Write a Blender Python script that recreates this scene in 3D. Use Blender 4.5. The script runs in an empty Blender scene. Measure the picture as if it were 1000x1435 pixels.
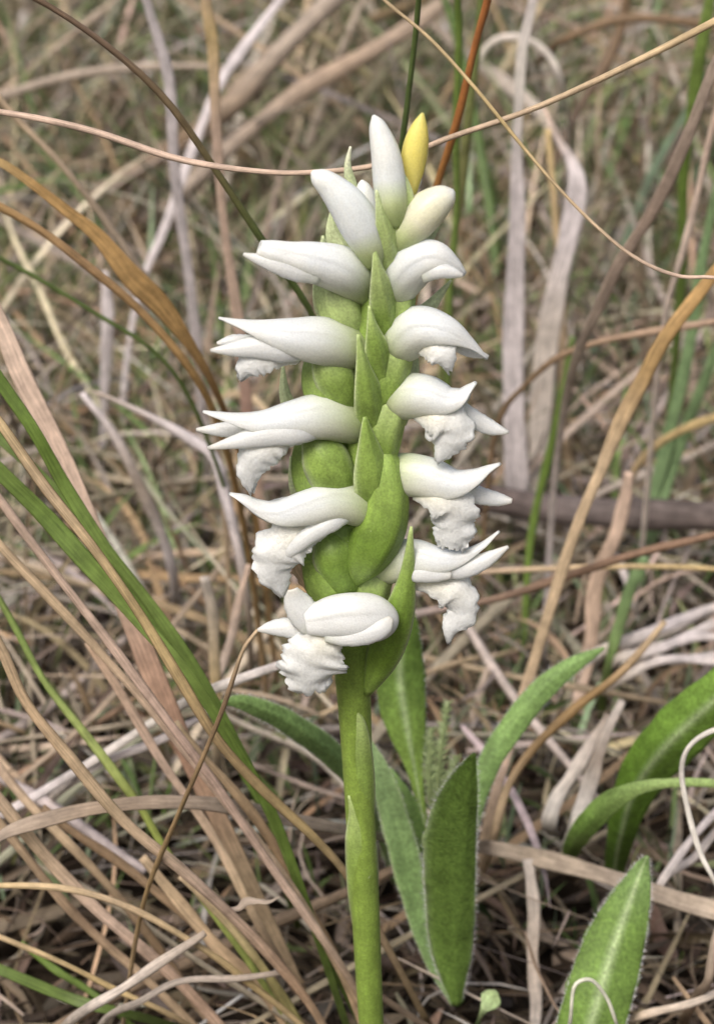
import bpy, math, random
import numpy as np
from math import radians, sin, cos, tan, pi

# ------------------------------------------------------------------ camera, sky, sun, exposure
TILT = radians(25.0)          # camera looks down by this much
DIST = 0.20                   # metres from lens to the flower spike
FPX = 3226.0                  # focal length in photograph pixels (1000 x 1435)
ZC = 0.070                    # height of the spike point at the picture centre
FWD = np.array([0, cos(TILT), -sin(TILT)])
UPV = np.array([0, sin(TILT), cos(TILT)])
RGT = np.array([1.0, 0, 0])
CAM = np.array([0, 0, ZC]) - DIST * FWD

scene = bpy.context.scene
cd = bpy.data.cameras.new('camera')
cd.sensor_fit = 'HORIZONTAL'; cd.sensor_width = 7.0; cd.lens = 7.0 * FPX / 1000.0
cd.clip_start = 0.005; cd.clip_end = 500
cd.dof.use_dof = True; cd.dof.focus_distance = 0.199; cd.dof.aperture_fstop = 15.0
cam = bpy.data.objects.new('camera', cd)
cam.location = CAM; cam.rotation_euler = (pi / 2 - TILT, 0, 0)
scene.collection.objects.link(cam); scene.camera = cam

SUN_EL, SUN_AZ = radians(52), radians(-150)      # azimuth from +Y towards +X
w = bpy.data.worlds.new('World'); scene.world = w; w.use_nodes = True
nt = w.node_tree; nt.nodes.clear()
sky = nt.nodes.new('ShaderNodeTexSky'); sky.sky_type = 'NISHITA'; sky.sun_disc = False
sky.sun_elevation = SUN_EL; sky.sun_rotation = SUN_AZ
sky.air_density = 1.0; sky.dust_density = 7.0; sky.ozone_density = 0.4
bg = nt.nodes.new('ShaderNodeBackground'); bg.inputs['Strength'].default_value = 0.07
wo = nt.nodes.new('ShaderNodeOutputWorld')
nt.links.new(sky.outputs[0], bg.inputs[0]); nt.links.new(bg.outputs[0], wo.inputs[0])
sl = bpy.data.lights.new('sun', 'SUN'); sl.energy = 1.5; sl.angle = radians(32); sl.color = (1, 0.965, 0.91)
sun = bpy.data.objects.new('sun', sl); scene.collection.objects.link(sun)
from mathutils import Vector
sdir = Vector((sin(SUN_AZ) * cos(SUN_EL), cos(SUN_AZ) * cos(SUN_EL), sin(SUN_EL)))
sun.rotation_euler = sdir.to_track_quat('Z', 'Y').to_euler(); sun.location = (0, 0, 3)
scene.view_settings.view_transform = 'Standard'; scene.view_settings.look = 'None'
scene.view_settings.exposure = 0.92; scene.view_settings.gamma = 1.0
scene.render.engine = 'CYCLES'
scene.cycles.max_bounces = 8; scene.cycles.use_denoising = True

rng = np.random.default_rng(11)
random.seed(5)
COL = scene.collection

# ------------------------------------------------------------------ pixel rays
def ray(px, py):
    return FWD + RGT * ((px - 500) / FPX) - UPV * ((py - 717.5) / FPX)
def P(px, py, ymm):
    """point on the ray of a photograph pixel at world y (mm behind the stem); 'g' = on the ground"""
    r = ray(px, py)
    if isinstance(ymm, str):
        h = -0.004 if ymm == 'g' else float(ymm[1:]) / 1000
        t = (h - CAM[2]) / r[2]
    else:
        t = (ymm / 1000.0 - CAM[1]) / r[1]
    return CAM + r * t, t / FPX          # point, metres per pixel there

# ------------------------------------------------------------------ materials
def new_mat(name):
    m = bpy.data.materials.new(name); m.use_nodes = True
    n = m.node_tree; n.nodes.clear()
    return m, n
def N(n, t, **kw):
    x = n.nodes.new(t)
    for k, v in kw.items():
        if k in x.inputs: x.inputs[k].default_value = v
        else: setattr(x, k, v)
    return x
def plant_mat(name, streak=0.35, speck=0.25, rough=0.6, trans=0.0, sss=0.0, bump=0.3, grain=0.0, grain_scale=6000, spec=0.3, streak_v=14.0, cross=0.0):
    m, n = new_mat(name); L = n.links.new
    at = N(n, 'ShaderNodeAttribute', attribute_name='col')
    uv = N(n, 'ShaderNodeUVMap', uv_map='UVMap')
    mp = N(n, 'ShaderNodeMapping'); mp.inputs['Scale'].default_value = (0.22, streak_v, 1)
    L(uv.outputs[0], mp.inputs[0])
    ns = N(n, 'ShaderNodeTexNoise', Scale=1.0, Detail=4.0, Roughness=0.65); L(mp.outputs[0], ns.inputs['Vector'])
    tc = N(n, 'ShaderNodeTexCoord')
    geo = N(n, 'ShaderNodeNewGeometry')
    nb = N(n, 'ShaderNodeTexNoise', Scale=420.0, Detail=5.0, Roughness=0.7); L(geo.outputs['Position'], nb.inputs['Vector'])
    r1 = N(n, 'ShaderNodeMapRange'); r1.inputs['From Min'].default_value = 0.3; r1.inputs['From Max'].default_value = 0.7
    r1.inputs['To Min'].default_value = 1 - streak; r1.inputs['To Max'].default_value = 1 + streak; L(ns.outputs[0], r1.inputs[0])
    r2 = N(n, 'ShaderNodeMapRange'); r2.inputs['From Min'].default_value = 0.3; r2.inputs['From Max'].default_value = 0.7
    r2.inputs['To Min'].default_value = 1 - speck; r2.inputs['To Max'].default_value = 1 + speck; L(nb.outputs[0], r2.inputs[0])
    mu = N(n, 'ShaderNodeMath', operation='MULTIPLY'); L(r1.outputs[0], mu.inputs[0]); L(r2.outputs[0], mu.inputs[1])
    fac = mu.outputs[0]
    hgt = ns.outputs[0]
    if grain > 0:
        gn = N(n, 'ShaderNodeTexNoise', Scale=grain_scale, Detail=2.0, Roughness=0.6); L(geo.outputs['Position'], gn.inputs['Vector'])
        rg = N(n, 'ShaderNodeMapRange'); rg.inputs['From Min'].default_value = 0.3; rg.inputs['From Max'].default_value = 0.7
        rg.inputs['To Min'].default_value = 1 - grain; rg.inputs['To Max'].default_value = 1 + grain; L(gn.outputs[0], rg.inputs[0])
        m2 = N(n, 'ShaderNodeMath', operation='MULTIPLY'); L(fac, m2.inputs[0]); L(rg.outputs[0], m2.inputs[1]); fac = m2.outputs[0]
        ad = N(n, 'ShaderNodeMath', operation='ADD'); L(ns.outputs[0], ad.inputs[0]); L(gn.outputs[0], ad.inputs[1]); hgt = ad.outputs[0]
    mx = N(n, 'ShaderNodeVectorMath', operation='SCALE'); L(at.outputs['Color'], mx.inputs[0]); L(fac, mx.inputs['Scale'])
    bs = N(n, 'ShaderNodeBsdfPrincipled', Roughness=rough); bs.inputs['Specular IOR Level'].default_value = spec
    L(mx.outputs[0], bs.inputs['Base Color'])
    if sss > 0:
        bs.inputs['Subsurface Weight'].default_value = sss
        bs.inputs['Subsurface Radius'].default_value = (1, 0.95, 0.85); bs.inputs['Subsurface Scale'].default_value = 0.0009
    bp = N(n, 'ShaderNodeBump', Strength=bump, Distance=0.00012); L(hgt, bp.inputs['Height']); L(bp.outputs[0], bs.inputs['Normal'])
    out = N(n, 'ShaderNodeOutputMaterial')
    if trans > 0:
        tr = N(n, 'ShaderNodeBsdfTranslucent'); L(mx.outputs[0], tr.inputs[0])
        ms = N(n, 'ShaderNodeMixShader'); ms.inputs[0].default_value = trans
        L(bs.outputs[0], ms.inputs[1]); L(tr.outputs[0], ms.inputs[2]); L(ms.outputs[0], out.inputs[0])
    else:
        L(bs.outputs[0], out.inputs[0])
    return m
M = {}
M['straw'] = plant_mat('dry_grass', 0.38, 0.28, 0.62, trans=0.08, bump=0.6, spec=0.35, streak_v=9)
M['green'] = plant_mat('green_grass', 0.34, 0.26, 0.45, trans=0.2, bump=0.5, spec=0.4, streak_v=9)
M['leaf'] = plant_mat('hairy_leaf', 0.2, 0.28, 0.6, trans=0.2, bump=0.9, grain=0.26, grain_scale=2600, spec=0.3, streak_v=3)
M['petal'] = plant_mat('white_petal', 0.05, 0.04, 0.34, trans=0.25, sss=0.75, bump=0.3, grain=0.06, grain_scale=6000, spec=0.5, streak_v=7)
M['lip'] = plant_mat('frilled_lip', 0.07, 0.05, 0.34, trans=0.22, sss=0.6, bump=0.6, grain=0.09, grain_scale=3800, spec=0.5, streak_v=6)
M['stem'] = plant_mat('orchid_green', 0.16, 0.24, 0.45, sss=0.2, bump=0.4, grain=0.18, grain_scale=4600, spec=0.45, streak_v=5)
M['bark'] = plant_mat('weathered_wood', 0.5, 0.35, 0.8, bump=1.0, spec=0.15, streak_v=14)

def soil_mat():
    m, n = new_mat('soil'); L = n.links.new
    geo = N(n, 'ShaderNodeNewGeometry')
    a = N(n, 'ShaderNodeTexNoise', Scale=160.0, Detail=8.0, Roughness=0.7); L(geo.outputs['Position'], a.inputs['Vector'])
    cr = N(n, 'ShaderNodeValToRGB'); L(a.outputs[0], cr.inputs[0])
    cr.color_ramp.elements[0].position = 0.3; cr.color_ramp.elements[0].color = (0.008, 0.006, 0.005, 1)
    cr.color_ramp.elements[1].position = 0.75; cr.color_ramp.elements[1].color = (0.05, 0.037, 0.026, 1)
    bs = N(n, 'ShaderNodeBsdfPrincipled', Roughness=0.95); bs.inputs['Specular IOR Level'].default_value = 0.1
    L(cr.outputs[0], bs.inputs['Base Color'])
    bp = N(n, 'ShaderNodeBump', Strength=0.8, Distance=0.002); L(a.outputs[0], bp.inputs['Height']); L(bp.outputs[0], bs.inputs['Normal'])
    o = N(n, 'ShaderNodeOutputMaterial'); L(bs.outputs[0], o.inputs[0]); return m
M['soil'] = soil_mat()

# ------------------------------------------------------------------ mesh helpers
def spline(pts, n):
    """Catmull-Rom through rows of pts, n samples, roughly even in arc length"""
    p = np.asarray(pts, float); k = len(p)
    if k == 2:
        return p[0] + np.linspace(0, 1, n)[:, None] * (p[1] - p[0])
    d = np.sqrt(np.maximum(np.linalg.norm(np.diff(p[:, :3], axis=0), axis=1), 1e-9))
    t = np.concatenate([[0], np.cumsum(d)])
    m = np.zeros_like(p)
    m[1:-1] = ((p[1:-1] - p[:-2]) / (t[1:-1] - t[:-2])[:, None] * (t[2:] - t[1:-1])[:, None] +
               (p[2:] - p[1:-1]) / (t[2:] - t[1:-1])[:, None] * (t[1:-1] - t[:-2])[:, None]) / (t[2:] - t[:-2])[:, None]
    m[0] = (p[1] - p[0]) / (t[1] - t[0]); m[-1] = (p[-1] - p[-2]) / (t[-1] - t[-2])
    q = np.linspace(0, t[-1], n)
    i = np.clip(np.searchsorted(t, q, side='right') - 1, 0, k - 2)
    h = (t[i + 1] - t[i]); s = ((q - t[i]) / h)[:, None]; h = h[:, None]
    return ((2 * s**3 - 3 * s**2 + 1) * p[i] + (s**3 - 2 * s**2 + s) * h * m[i] +
            (-2 * s**3 + 3 * s**2) * p[i + 1] + (s**3 - s**2) * h * m[i + 1])
def nrm(a):
    return a / np.maximum(np.linalg.norm(a, axis=-1, keepdims=True), 1e-12)
def frame(c):
    T = nrm(np.gradient(c, axis=0))
    V = nrm(CAM - c)
    S = nrm(np.cross(T, V)); Nn = np.cross(S, T)
    return T, S, Nn
def build(name, verts, faces, cols, uvs, mat, parent=None, smooth=True):
    me = bpy.data.meshes.new(name)
    me.from_pydata(verts.reshape(-1, 3).tolist(), [], faces)
    at = me.color_attributes.new('col', 'FLOAT_COLOR', 'POINT')
    c4 = np.ones((len(me.vertices), 4), np.float32); c4[:, :3] = np.clip(cols.reshape(-1, 3), 0, 1)
    at.data.foreach_set('color', c4.ravel())
    li = np.zeros(len(me.loops), np.int32); me.loops.foreach_get('vertex_index', li)
    ul = me.uv_layers.new(name='UVMap'); ul.data.foreach_set('uv', uvs.reshape(-1, 2)[li].astype(np.float32).ravel())
    me.polygons.foreach_set('use_smooth', [smooth] * len(me.polygons))
    me.materials.append(mat); me.update()
    o = bpy.data.objects.new(name, me); COL.objects.link(o)
    if parent is not None: o.parent = parent
    return o
def grid_faces(n, m, wrap):
    f = []
    mm = m if wrap else m - 1
    for i in range(n - 1):
        for j in range(mm):
            a = i * m + j; b = i * m + (j + 1) % m
            f.append((a, b, b + m, a + m))
    return f
def lerpcols(cols, n):
    c = np.asarray(cols, float)
    if c.ndim == 1: c = c[None]
    if len(c) == 1: return np.repeat(c, n, 0)
    x = np.linspace(0, len(c) - 1, n); i = np.clip(x.astype(int), 0, len(c) - 2); f = (x - i)[:, None]
    return c[i] * (1 - f) + c[i + 1] * f
def ctrl_world(ctrl):
    """rows (px, py, y, extra...) -> world xyz + extras scaled px->m"""
    out = []
    for r in ctrl:
        p, s = P(r[0], r[1], r[2])
        out.append(list(p) + [e * s for e in r[3:]])
    return out
def sweep(name, ctrl, cols, mat, parent=None, n=40, m=10, thick=1.0, fold=0.0, roll=0.0, twist=0.0, wob=0.0, world=False, edge=None, seed=None, ribs=0.0):
    """closed tube; ctrl rows = px, py, y, half width px [, half depth px]"""
    w_ = np.asarray(ctrl if world else ctrl_world(ctrl), float)
    q = spline(w_, n); c = q[:, :3]; hw = np.maximum(q[:, 3], 2e-5)
    hd = np.maximum(q[:, 4], 2e-5) if q.shape[1] > 4 else hw * thick
    T, S, Nn = frame(c)
    if wob:
        r_ = np.random.default_rng(seed if seed is not None else int(abs(ctrl[0][0] * 7 + ctrl[1][1] * 13 + len(ctrl))) % 9999)
        k = r_.normal(size=(2, 4)); ph = r_.uniform(0, 6.28, (2, 4)); u = np.linspace(0, 1, n)
        for a, D in ((0, S), (1, Nn)):
            d = sum(k[a, i] / (i + 1) * np.sin((i + 1.5) * 4 * u + ph[a, i]) for i in range(4))
            c = c + D * (d * wob)[:, None]
        hw = hw * (1 + 0.12 * np.sin(u * 23 + ph[0, 0]) * np.sin(u * 7 + ph[0, 1]))
    ang = roll + twist * np.linspace(0, 1, n)
    S2 = S * np.cos(ang)[:, None] + Nn * np.sin(ang)[:, None]; N2 = -S * np.sin(ang)[:, None] + Nn * np.cos(ang)[:, None]
    th = np.linspace(0, 2 * pi, m, endpoint=False)
    rb = 1 + ribs * np.cos(6 * th + 0.6); ct, st = np.cos(th) * rb, np.sin(th) * rb
    v = (c[:, None] + S2[:, None] * (hw[:, None] * ct)[..., None] +
         N2[:, None] * (hd[:, None] * st + fold * hw[:, None] * (np.abs(ct) - 0.5))[..., None])
    L = np.concatenate([[0], np.cumsum(np.linalg.norm(np.diff(c, axis=0), axis=1))]) * 1000
    uv = np.zeros((n, m, 2)); uv[..., 0] = L[:, None] + float(len(name)); uv[..., 1] = (np.abs(th - pi) / pi)[None] * 1.0 + float(ctrl[0][0] if not world else 0) * 0.37
    col = np.repeat(lerpcols(cols, n)[:, None], m, 1)
    if edge is not None:
        e = (np.abs(ct) ** 6)[None, :, None]; col = col * (1 - e) + np.asarray(edge)[None, None] * e
    f = grid_faces(n, m, True) + [tuple(range(m))[::-1], tuple(range((n - 1) * m, n * m))]
    return build(name, v, f, col, uv, mat, parent)
def solid(o, t):
    md = o.modifiers.new('thickness', 'SOLIDIFY'); md.thickness = t; md.offset = 0
    return o
def sheet(name, ctrl, cols, mat, parent=None, n=26, m=13, cup=0.8, face=1, fold=0.0, roll=0.0, frill=0.0, ffreq=9, jag=0.0, edge=None, edge_k=4, mid=None, thick=0.00018, seed=1, wave=0.0):
    """petal or leaf; ctrl rows = px, py, y, half width px [, right half width px]. cup>0 bulges towards the viewer (face=1)"""
    w_ = np.asarray(ctrl_world(ctrl), float); q = spline(w_, n); c = q[:, :3]
    hl = np.maximum(q[:, 3], 1e-5); hr = np.maximum(q[:, 4], 1e-5) if q.shape[1] > 4 else hl
    T, S, Nn = frame(c)
    S2 = S * cos(roll) + Nn * sin(roll); N2 = -S * sin(roll) + Nn * cos(roll)
    s = np.linspace(-1, 1, m); u = np.linspace(0, 1, n)
    half = np.where(s[None] < 0, hl[:, None], hr[:, None])
    r_ = np.random.default_rng(seed); ph = r_.uniform(0, 6.28, 8)
    if jag:
        half = half * (1 + jag * (np.sin(u * 37 + ph[0])[:, None] * np.sign(s)[None] + 0.7 * np.sin(u * 71 + ph[1])[:, None]) * (np.abs(s) ** 3)[None])
    a = cup * s
    xs = half * (np.sin(a) / max(sin(abs(cup)), 1e-3) if abs(cup) > 0.01 else s)[None]
    zs = face * half * ((np.cos(a) - 1) / max(sin(abs(cup)), 1e-3) if abs(cup) > 0.01 else 0 * s)[None]
    zs = zs - fold * half * np.abs(s)[None]
    if frill:
        wv = 0
        for q_ in range(9):       # uneven ruffles: many waves that run out at slants to the edge
            fu, fs, ph_ = r_.uniform(8, 46), r_.uniform(-5, 5), r_.uniform(0, 6.28)
            wv = wv + np.sin(fu * u[:, None] + fs * s[None] + ph_) * 1.6 / (1 + fu / 12)
        zs = zs + 0.36 * frill * half * wv * (0.15 + np.abs(s) ** 2)[None] * np.clip(u * 2.5, 0, 1)[:, None]
        rg = r_.normal(size=(n, 2)); rg = (rg + np.roll(rg, 1, 0)) * 0.5
        half_j = np.where(s[None] < 0, rg[:, :1], rg[:, 1:]) * (np.abs(s) ** 4)[None]
        xs = xs * (1 + 0.09 * half_j)
        tipj = r_.normal(size=m); c = c + 0
        tipsh = (np.clip(u - 0.75, 0, 1) * 4)[:, None] * (tipj + np.roll(tipj, 1))[None] * 0.5
    if wave:
        zs = zs + wave * half * np.sin(u * 9 + ph[5])[:, None] * (s[None])
    v = c[:, None] + S2[:, None] * xs[..., None] + N2[:, None] * zs[..., None]
    if frill: v = v + T[:, None] * (tipsh * 0.00022)[..., None]
    L = np.concatenate([[0], np.cumsum(np.linalg.norm(np.diff(c, axis=0), axis=1))]) * 1000
    uv = np.zeros((n, m, 2)); uv[..., 0] = L[:, None] + seed * 7; uv[..., 1] = (s * 0.5)[None]
    col = np.repeat(lerpcols(cols, n)[:, None], m, 1)
    if edge is not None:
        e = (np.abs(s) ** edge_k)[None, :, None]; col = col * (1 - e) + np.asarray(edge)[None, None] * e
    if mid is not None:
        e = np.exp(-(s / 0.12) ** 2)[None, :, None]; col = col * (1 - e) + np.asarray(mid)[None, None] * e
    return solid(build(name, v, grid_faces(n, m, False), col, uv, mat, parent), thick)
def hood(name, ctrl, cols, parent, tip_open=95, n=44, m=81, start=0.35, notch=0.0, thick=0.0003, seed=1, belly=None):
    """flower hood: a closed tube at the base whose underside opens towards the tip"""
    w_ = np.asarray(ctrl_world(ctrl), float); q = spline(w_, n); c = q[:, :3]
    r = np.maximum(q[:, 3], 2e-5); rd = np.maximum(q[:, 4], 2e-5) if q.shape[1] > 4 else r * 0.9
    T, S, Nn = frame(c)
    sg = np.where(S[:, 2:3] * 1.0 + 0.0 >= 0, 1.0, -1.0)
    up = S * (sg[n // 2])
    u = np.linspace(0, 1, n)
    k = np.clip((u - start) / (1 - start), 0, 1); k = k * k * (3 - 2 * k)
    a = pi * (1 - k) + radians(tip_open) * k
    s = np.linspace(-1, 1, m)
    th = a[:, None] * s[None]
    rip = 1 + 0.025 * np.sin(th * 4 + seed) * np.clip(u * 2, 0, 1)[:, None] + 0.02 * np.sin(u * 11 + seed)[:, None] * np.cos(th * 2)
    at_ = np.abs(th); gate = np.clip(u * 5 - 0.9, 0, 1)[:, None]
    rip = rip + 0.10 * gate / (1 + np.exp(np.clip((at_ - 1.28 - 0.18 * np.sin(u * 4 + seed)[:, None]) / 0.04, -40, 40)))      # overlapping edge of the upper petals
    rip = rip - 0.05 * gate * np.exp(-(th / 0.22) ** 2)
    v = c[:, None] + up[:, None] * (r[:, None] * np.cos(th) * rip)[..., None] + Nn[:, None] * (rd[:, None] * np.sin(th) * rip)[..., None]
    L = np.concatenate([[0], np.cumsum(np.linalg.norm(np.diff(c, axis=0), axis=1))]) * 1000
    uv = np.zeros((n, m, 2)); uv[..., 0] = L[:, None] + seed * 3; uv[..., 1] = s[None]
    col = np.repeat(lerpcols(cols, n)[:, None], m, 1)
    if belly is not None:
        e = (np.clip(-np.cos(th), 0, 1) ** 1.0)[..., None] * 0.7; col = col * (1 - e) + np.asarray(belly)[None, None] * e
    return solid(build(name, v, grid_faces(n, m, False), col, uv, M['petal'], parent), thick)
def tag(o, label=None, cat=None, group=None, kind=None):
    if label: o['label'] = label
    if cat: o['category'] = cat
    if group: o['group'] = group
    if kind: o['kind'] = kind
    return o
def empty(name, loc):
    o = bpy.data.objects.new(name, None); o.location = loc; o.empty_display_size = 0.01; COL.objects.link(o)
    return o
def attach(o, root):
    o.parent = root; o.matrix_parent_inverse = root.matrix_basis.inverted()
    return o

# ------------------------------------------------------------------ ground
def make_ground():
    g = np.concatenate([-np.geomspace(120, 0.6, 24), np.linspace(-0.55, 0.55, 111), np.geomspace(0.6, 120, 24)])
    X, Y = np.meshgrid(g, g + 0.2, indexing='ij')
    Z = 0.0025 * np.sin(X * 61 + 1) * np.sin(Y * 47) + 0.0018 * np.sin(X * 130 + Y * 90) - 0.020
    Z = np.where((np.abs(X) > 0.6) | (np.abs(Y) > 0.9), -0.020, Z)
    v = np.stack([X, Y, Z], -1); k = len(g)
    o = build('ground', v, grid_faces(k, k, False), np.full((k, k, 3), 0.05), np.zeros((k, k, 2)), M['soil'])
    tag(o, kind='structure')
make_ground()

# ------------------------------------------------------------------ mass of grass and litter (one mesh each)
def blades_mesh(name, base, az, el, length, width, bend, sweepz, cols, mat, K=8, floor=-0.017, curl=0.0, keep=None):
    """many ribbons at once: V-section strips that start at base and follow a bending direction"""
    B = len(length); u = np.linspace(0, 1, K)
    pos = np.zeros((B, K, 3)); pos[:, 0] = base
    A = az[:, None] + curl[:, None] * u[None] if np.ndim(curl) else np.repeat(az[:, None], K, 1)
    E = el[:, None] - bend[:, None] * u[None] ** 1.5
    d = np.stack([np.cos(E) * np.cos(A), np.cos(E) * np.sin(A), np.sin(E)], -1)
    step = (length / (K - 1))[:, None, None]
    pos[:, 1:] = base[:, None] + np.cumsum(d[:, :-1] * step, 1)
    pos[..., 2] = np.maximum(pos[..., 2], floor + 0.004 * rng.random((B, 1)))
    if keep is not None:
        k = keep(pos); pos, d, width, cols, length = pos[k], d[k], width[k], cols[k], length[k]; sweepz = sweepz[k]; B = len(pos)
    T = nrm(np.gradient(pos, axis=1))
    S = nrm(np.cross(T, np.array([0, 0, 1.0]) + 1e-3)); U = np.cross(S, T)
    ro = sweepz[:, None] + np.linspace(0, 0.8, K)[None]
    S2 = S * np.cos(ro)[..., None] + U * np.sin(ro)[..., None]; U2 = -S * np.sin(ro)[..., None] + U * np.cos(ro)[..., None]
    prof = np.minimum(1, (1 - u) * 3.0 + 0.06)[None] * np.minimum(1, 0.6 + u * 3)[None]
    hw = width[:, None] * 0.5 * prof
    v = np.stack([pos - S2 * hw[..., None], pos + U2 * (hw * 0.45)[..., None], pos + S2 * hw[..., None]], 2)   # B,K,3,3
    idx = np.arange(B * K * 3).reshape(B, K, 3)
    f = np.stack([idx[:, :-1, :-1], idx[:, :-1, 1:], idx[:, 1:, 1:], idx[:, 1:, :-1]], -1).reshape(-1, 4)
    me = bpy.data.meshes.new(name)
    nv, nf = B * K * 3, len(f)
    me.vertices.add(nv); me.vertices.foreach_set('co', v.astype(np.float32).ravel())
    me.loops.add(nf * 4); me.loops.foreach_set('vertex_index', f.astype(np.int32).ravel())
    me.polygons.add(nf); me.polygons.foreach_set('loop_start', np.arange(nf, dtype=np.int32) * 4)
    me.polygons.foreach_set('use_smooth', np.ones(nf, bool))
    me.update(calc_edges=True)
    c4 = np.ones((B, K, 3, 4), np.float32)
    fade = 1 + 0.25 * (rng.random((B, 1, 1, 1)) - 0.5) * np.linspace(-1, 1, K)[None, :, None, None]
    c4[..., :3] = np.clip(cols[:, None, None, :] * fade, 0, 1)
    at = me.color_attributes.new('col', 'FLOAT_COLOR', 'POINT'); at.data.foreach_set('color', c4.ravel())
    uv = np.zeros((B, K, 3, 2), np.float32)
    uv[..., 0] = (u[None] * length[:, None] * 1000)[..., None] + rng.random((B, 1, 1)) * 500
    uv[..., 1] = np.array([0, .5, 1.0])[None, None] + rng.random((B, 1, 1)) * 50
    ul = me.uv_layers.new(name='UVMap'); ul.data.foreach_set('uv', uv.reshape(-1, 2)[f.ravel()].ravel())
    me.materials.append(mat)
    o = bpy.data.objects.new(name, me); COL.objects.link(o)
    return o
STRAW = np.array([(0.42, 0.34, 0.27), (0.36, 0.29, 0.25), (0.47, 0.40, 0.36), (0.50, 0.44, 0.42), (0.30, 0.23, 0.17),
                  (0.40, 0.28, 0.18), (0.22, 0.16, 0.11), (0.45, 0.36, 0.25), (0.52, 0.45, 0.36), (0.15, 0.11, 0.08)])
STRAW = np.clip(STRAW * np.array([0.86, 0.87, 0.83]), 0, 0.62)
GREENS = np.array([(0.15, 0.22, 0.07), (0.20, 0.28, 0.11), (0.11, 0.17, 0.06), (0.27, 0.33, 0.17), (0.20, 0.22, 0.09), (0.24, 0.32, 0.20)])
def pick(pal, n, var=0.18, p=None):
    c = pal[rng.choice(len(pal), n, p=p)]
    return np.clip(c * np.exp(1.7 * var * rng.normal(size=(n, 1)) - 0.05) * (1 + 0.04 * rng.normal(size=(n, 3))), 0.02, 0.75)
def lim_z(x, y):
    """height below which the mass leaves the foreground open"""
    k = np.clip((x - 0.005) / 0.02, 0, 1) * np.clip((0.15 - y) / 0.02, 0, 1)      # open ground before the stick
    return 0.004 + 0.30 * np.maximum(0, y - 0.05) * (1 - 0.8 * k) + 0.2 * np.maximum(0, np.abs(x) - 0.17 * (y + 0.2))
def low(pos):
    return (pos[..., 2] < lim_z(pos[..., 0], pos[..., 1])).all(1)
def thin(x, y, near):
    return rng.random(len(x)) < np.where(y < 0.12, near, np.where(y < 0.22, 0.5 + near * 0.5, 1.0))
def region(n, y0, y1, k=1.0, pad=0.06):
    y = y0 + (y1 - y0) * rng.random(n) ** k
    half = 0.165 * (y + 0.2) + pad
    x = (rng.random(n) * 2 - 1) * half
    return x, y
def R(n, a, b): return a + (b - a) * rng.random(n)
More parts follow.
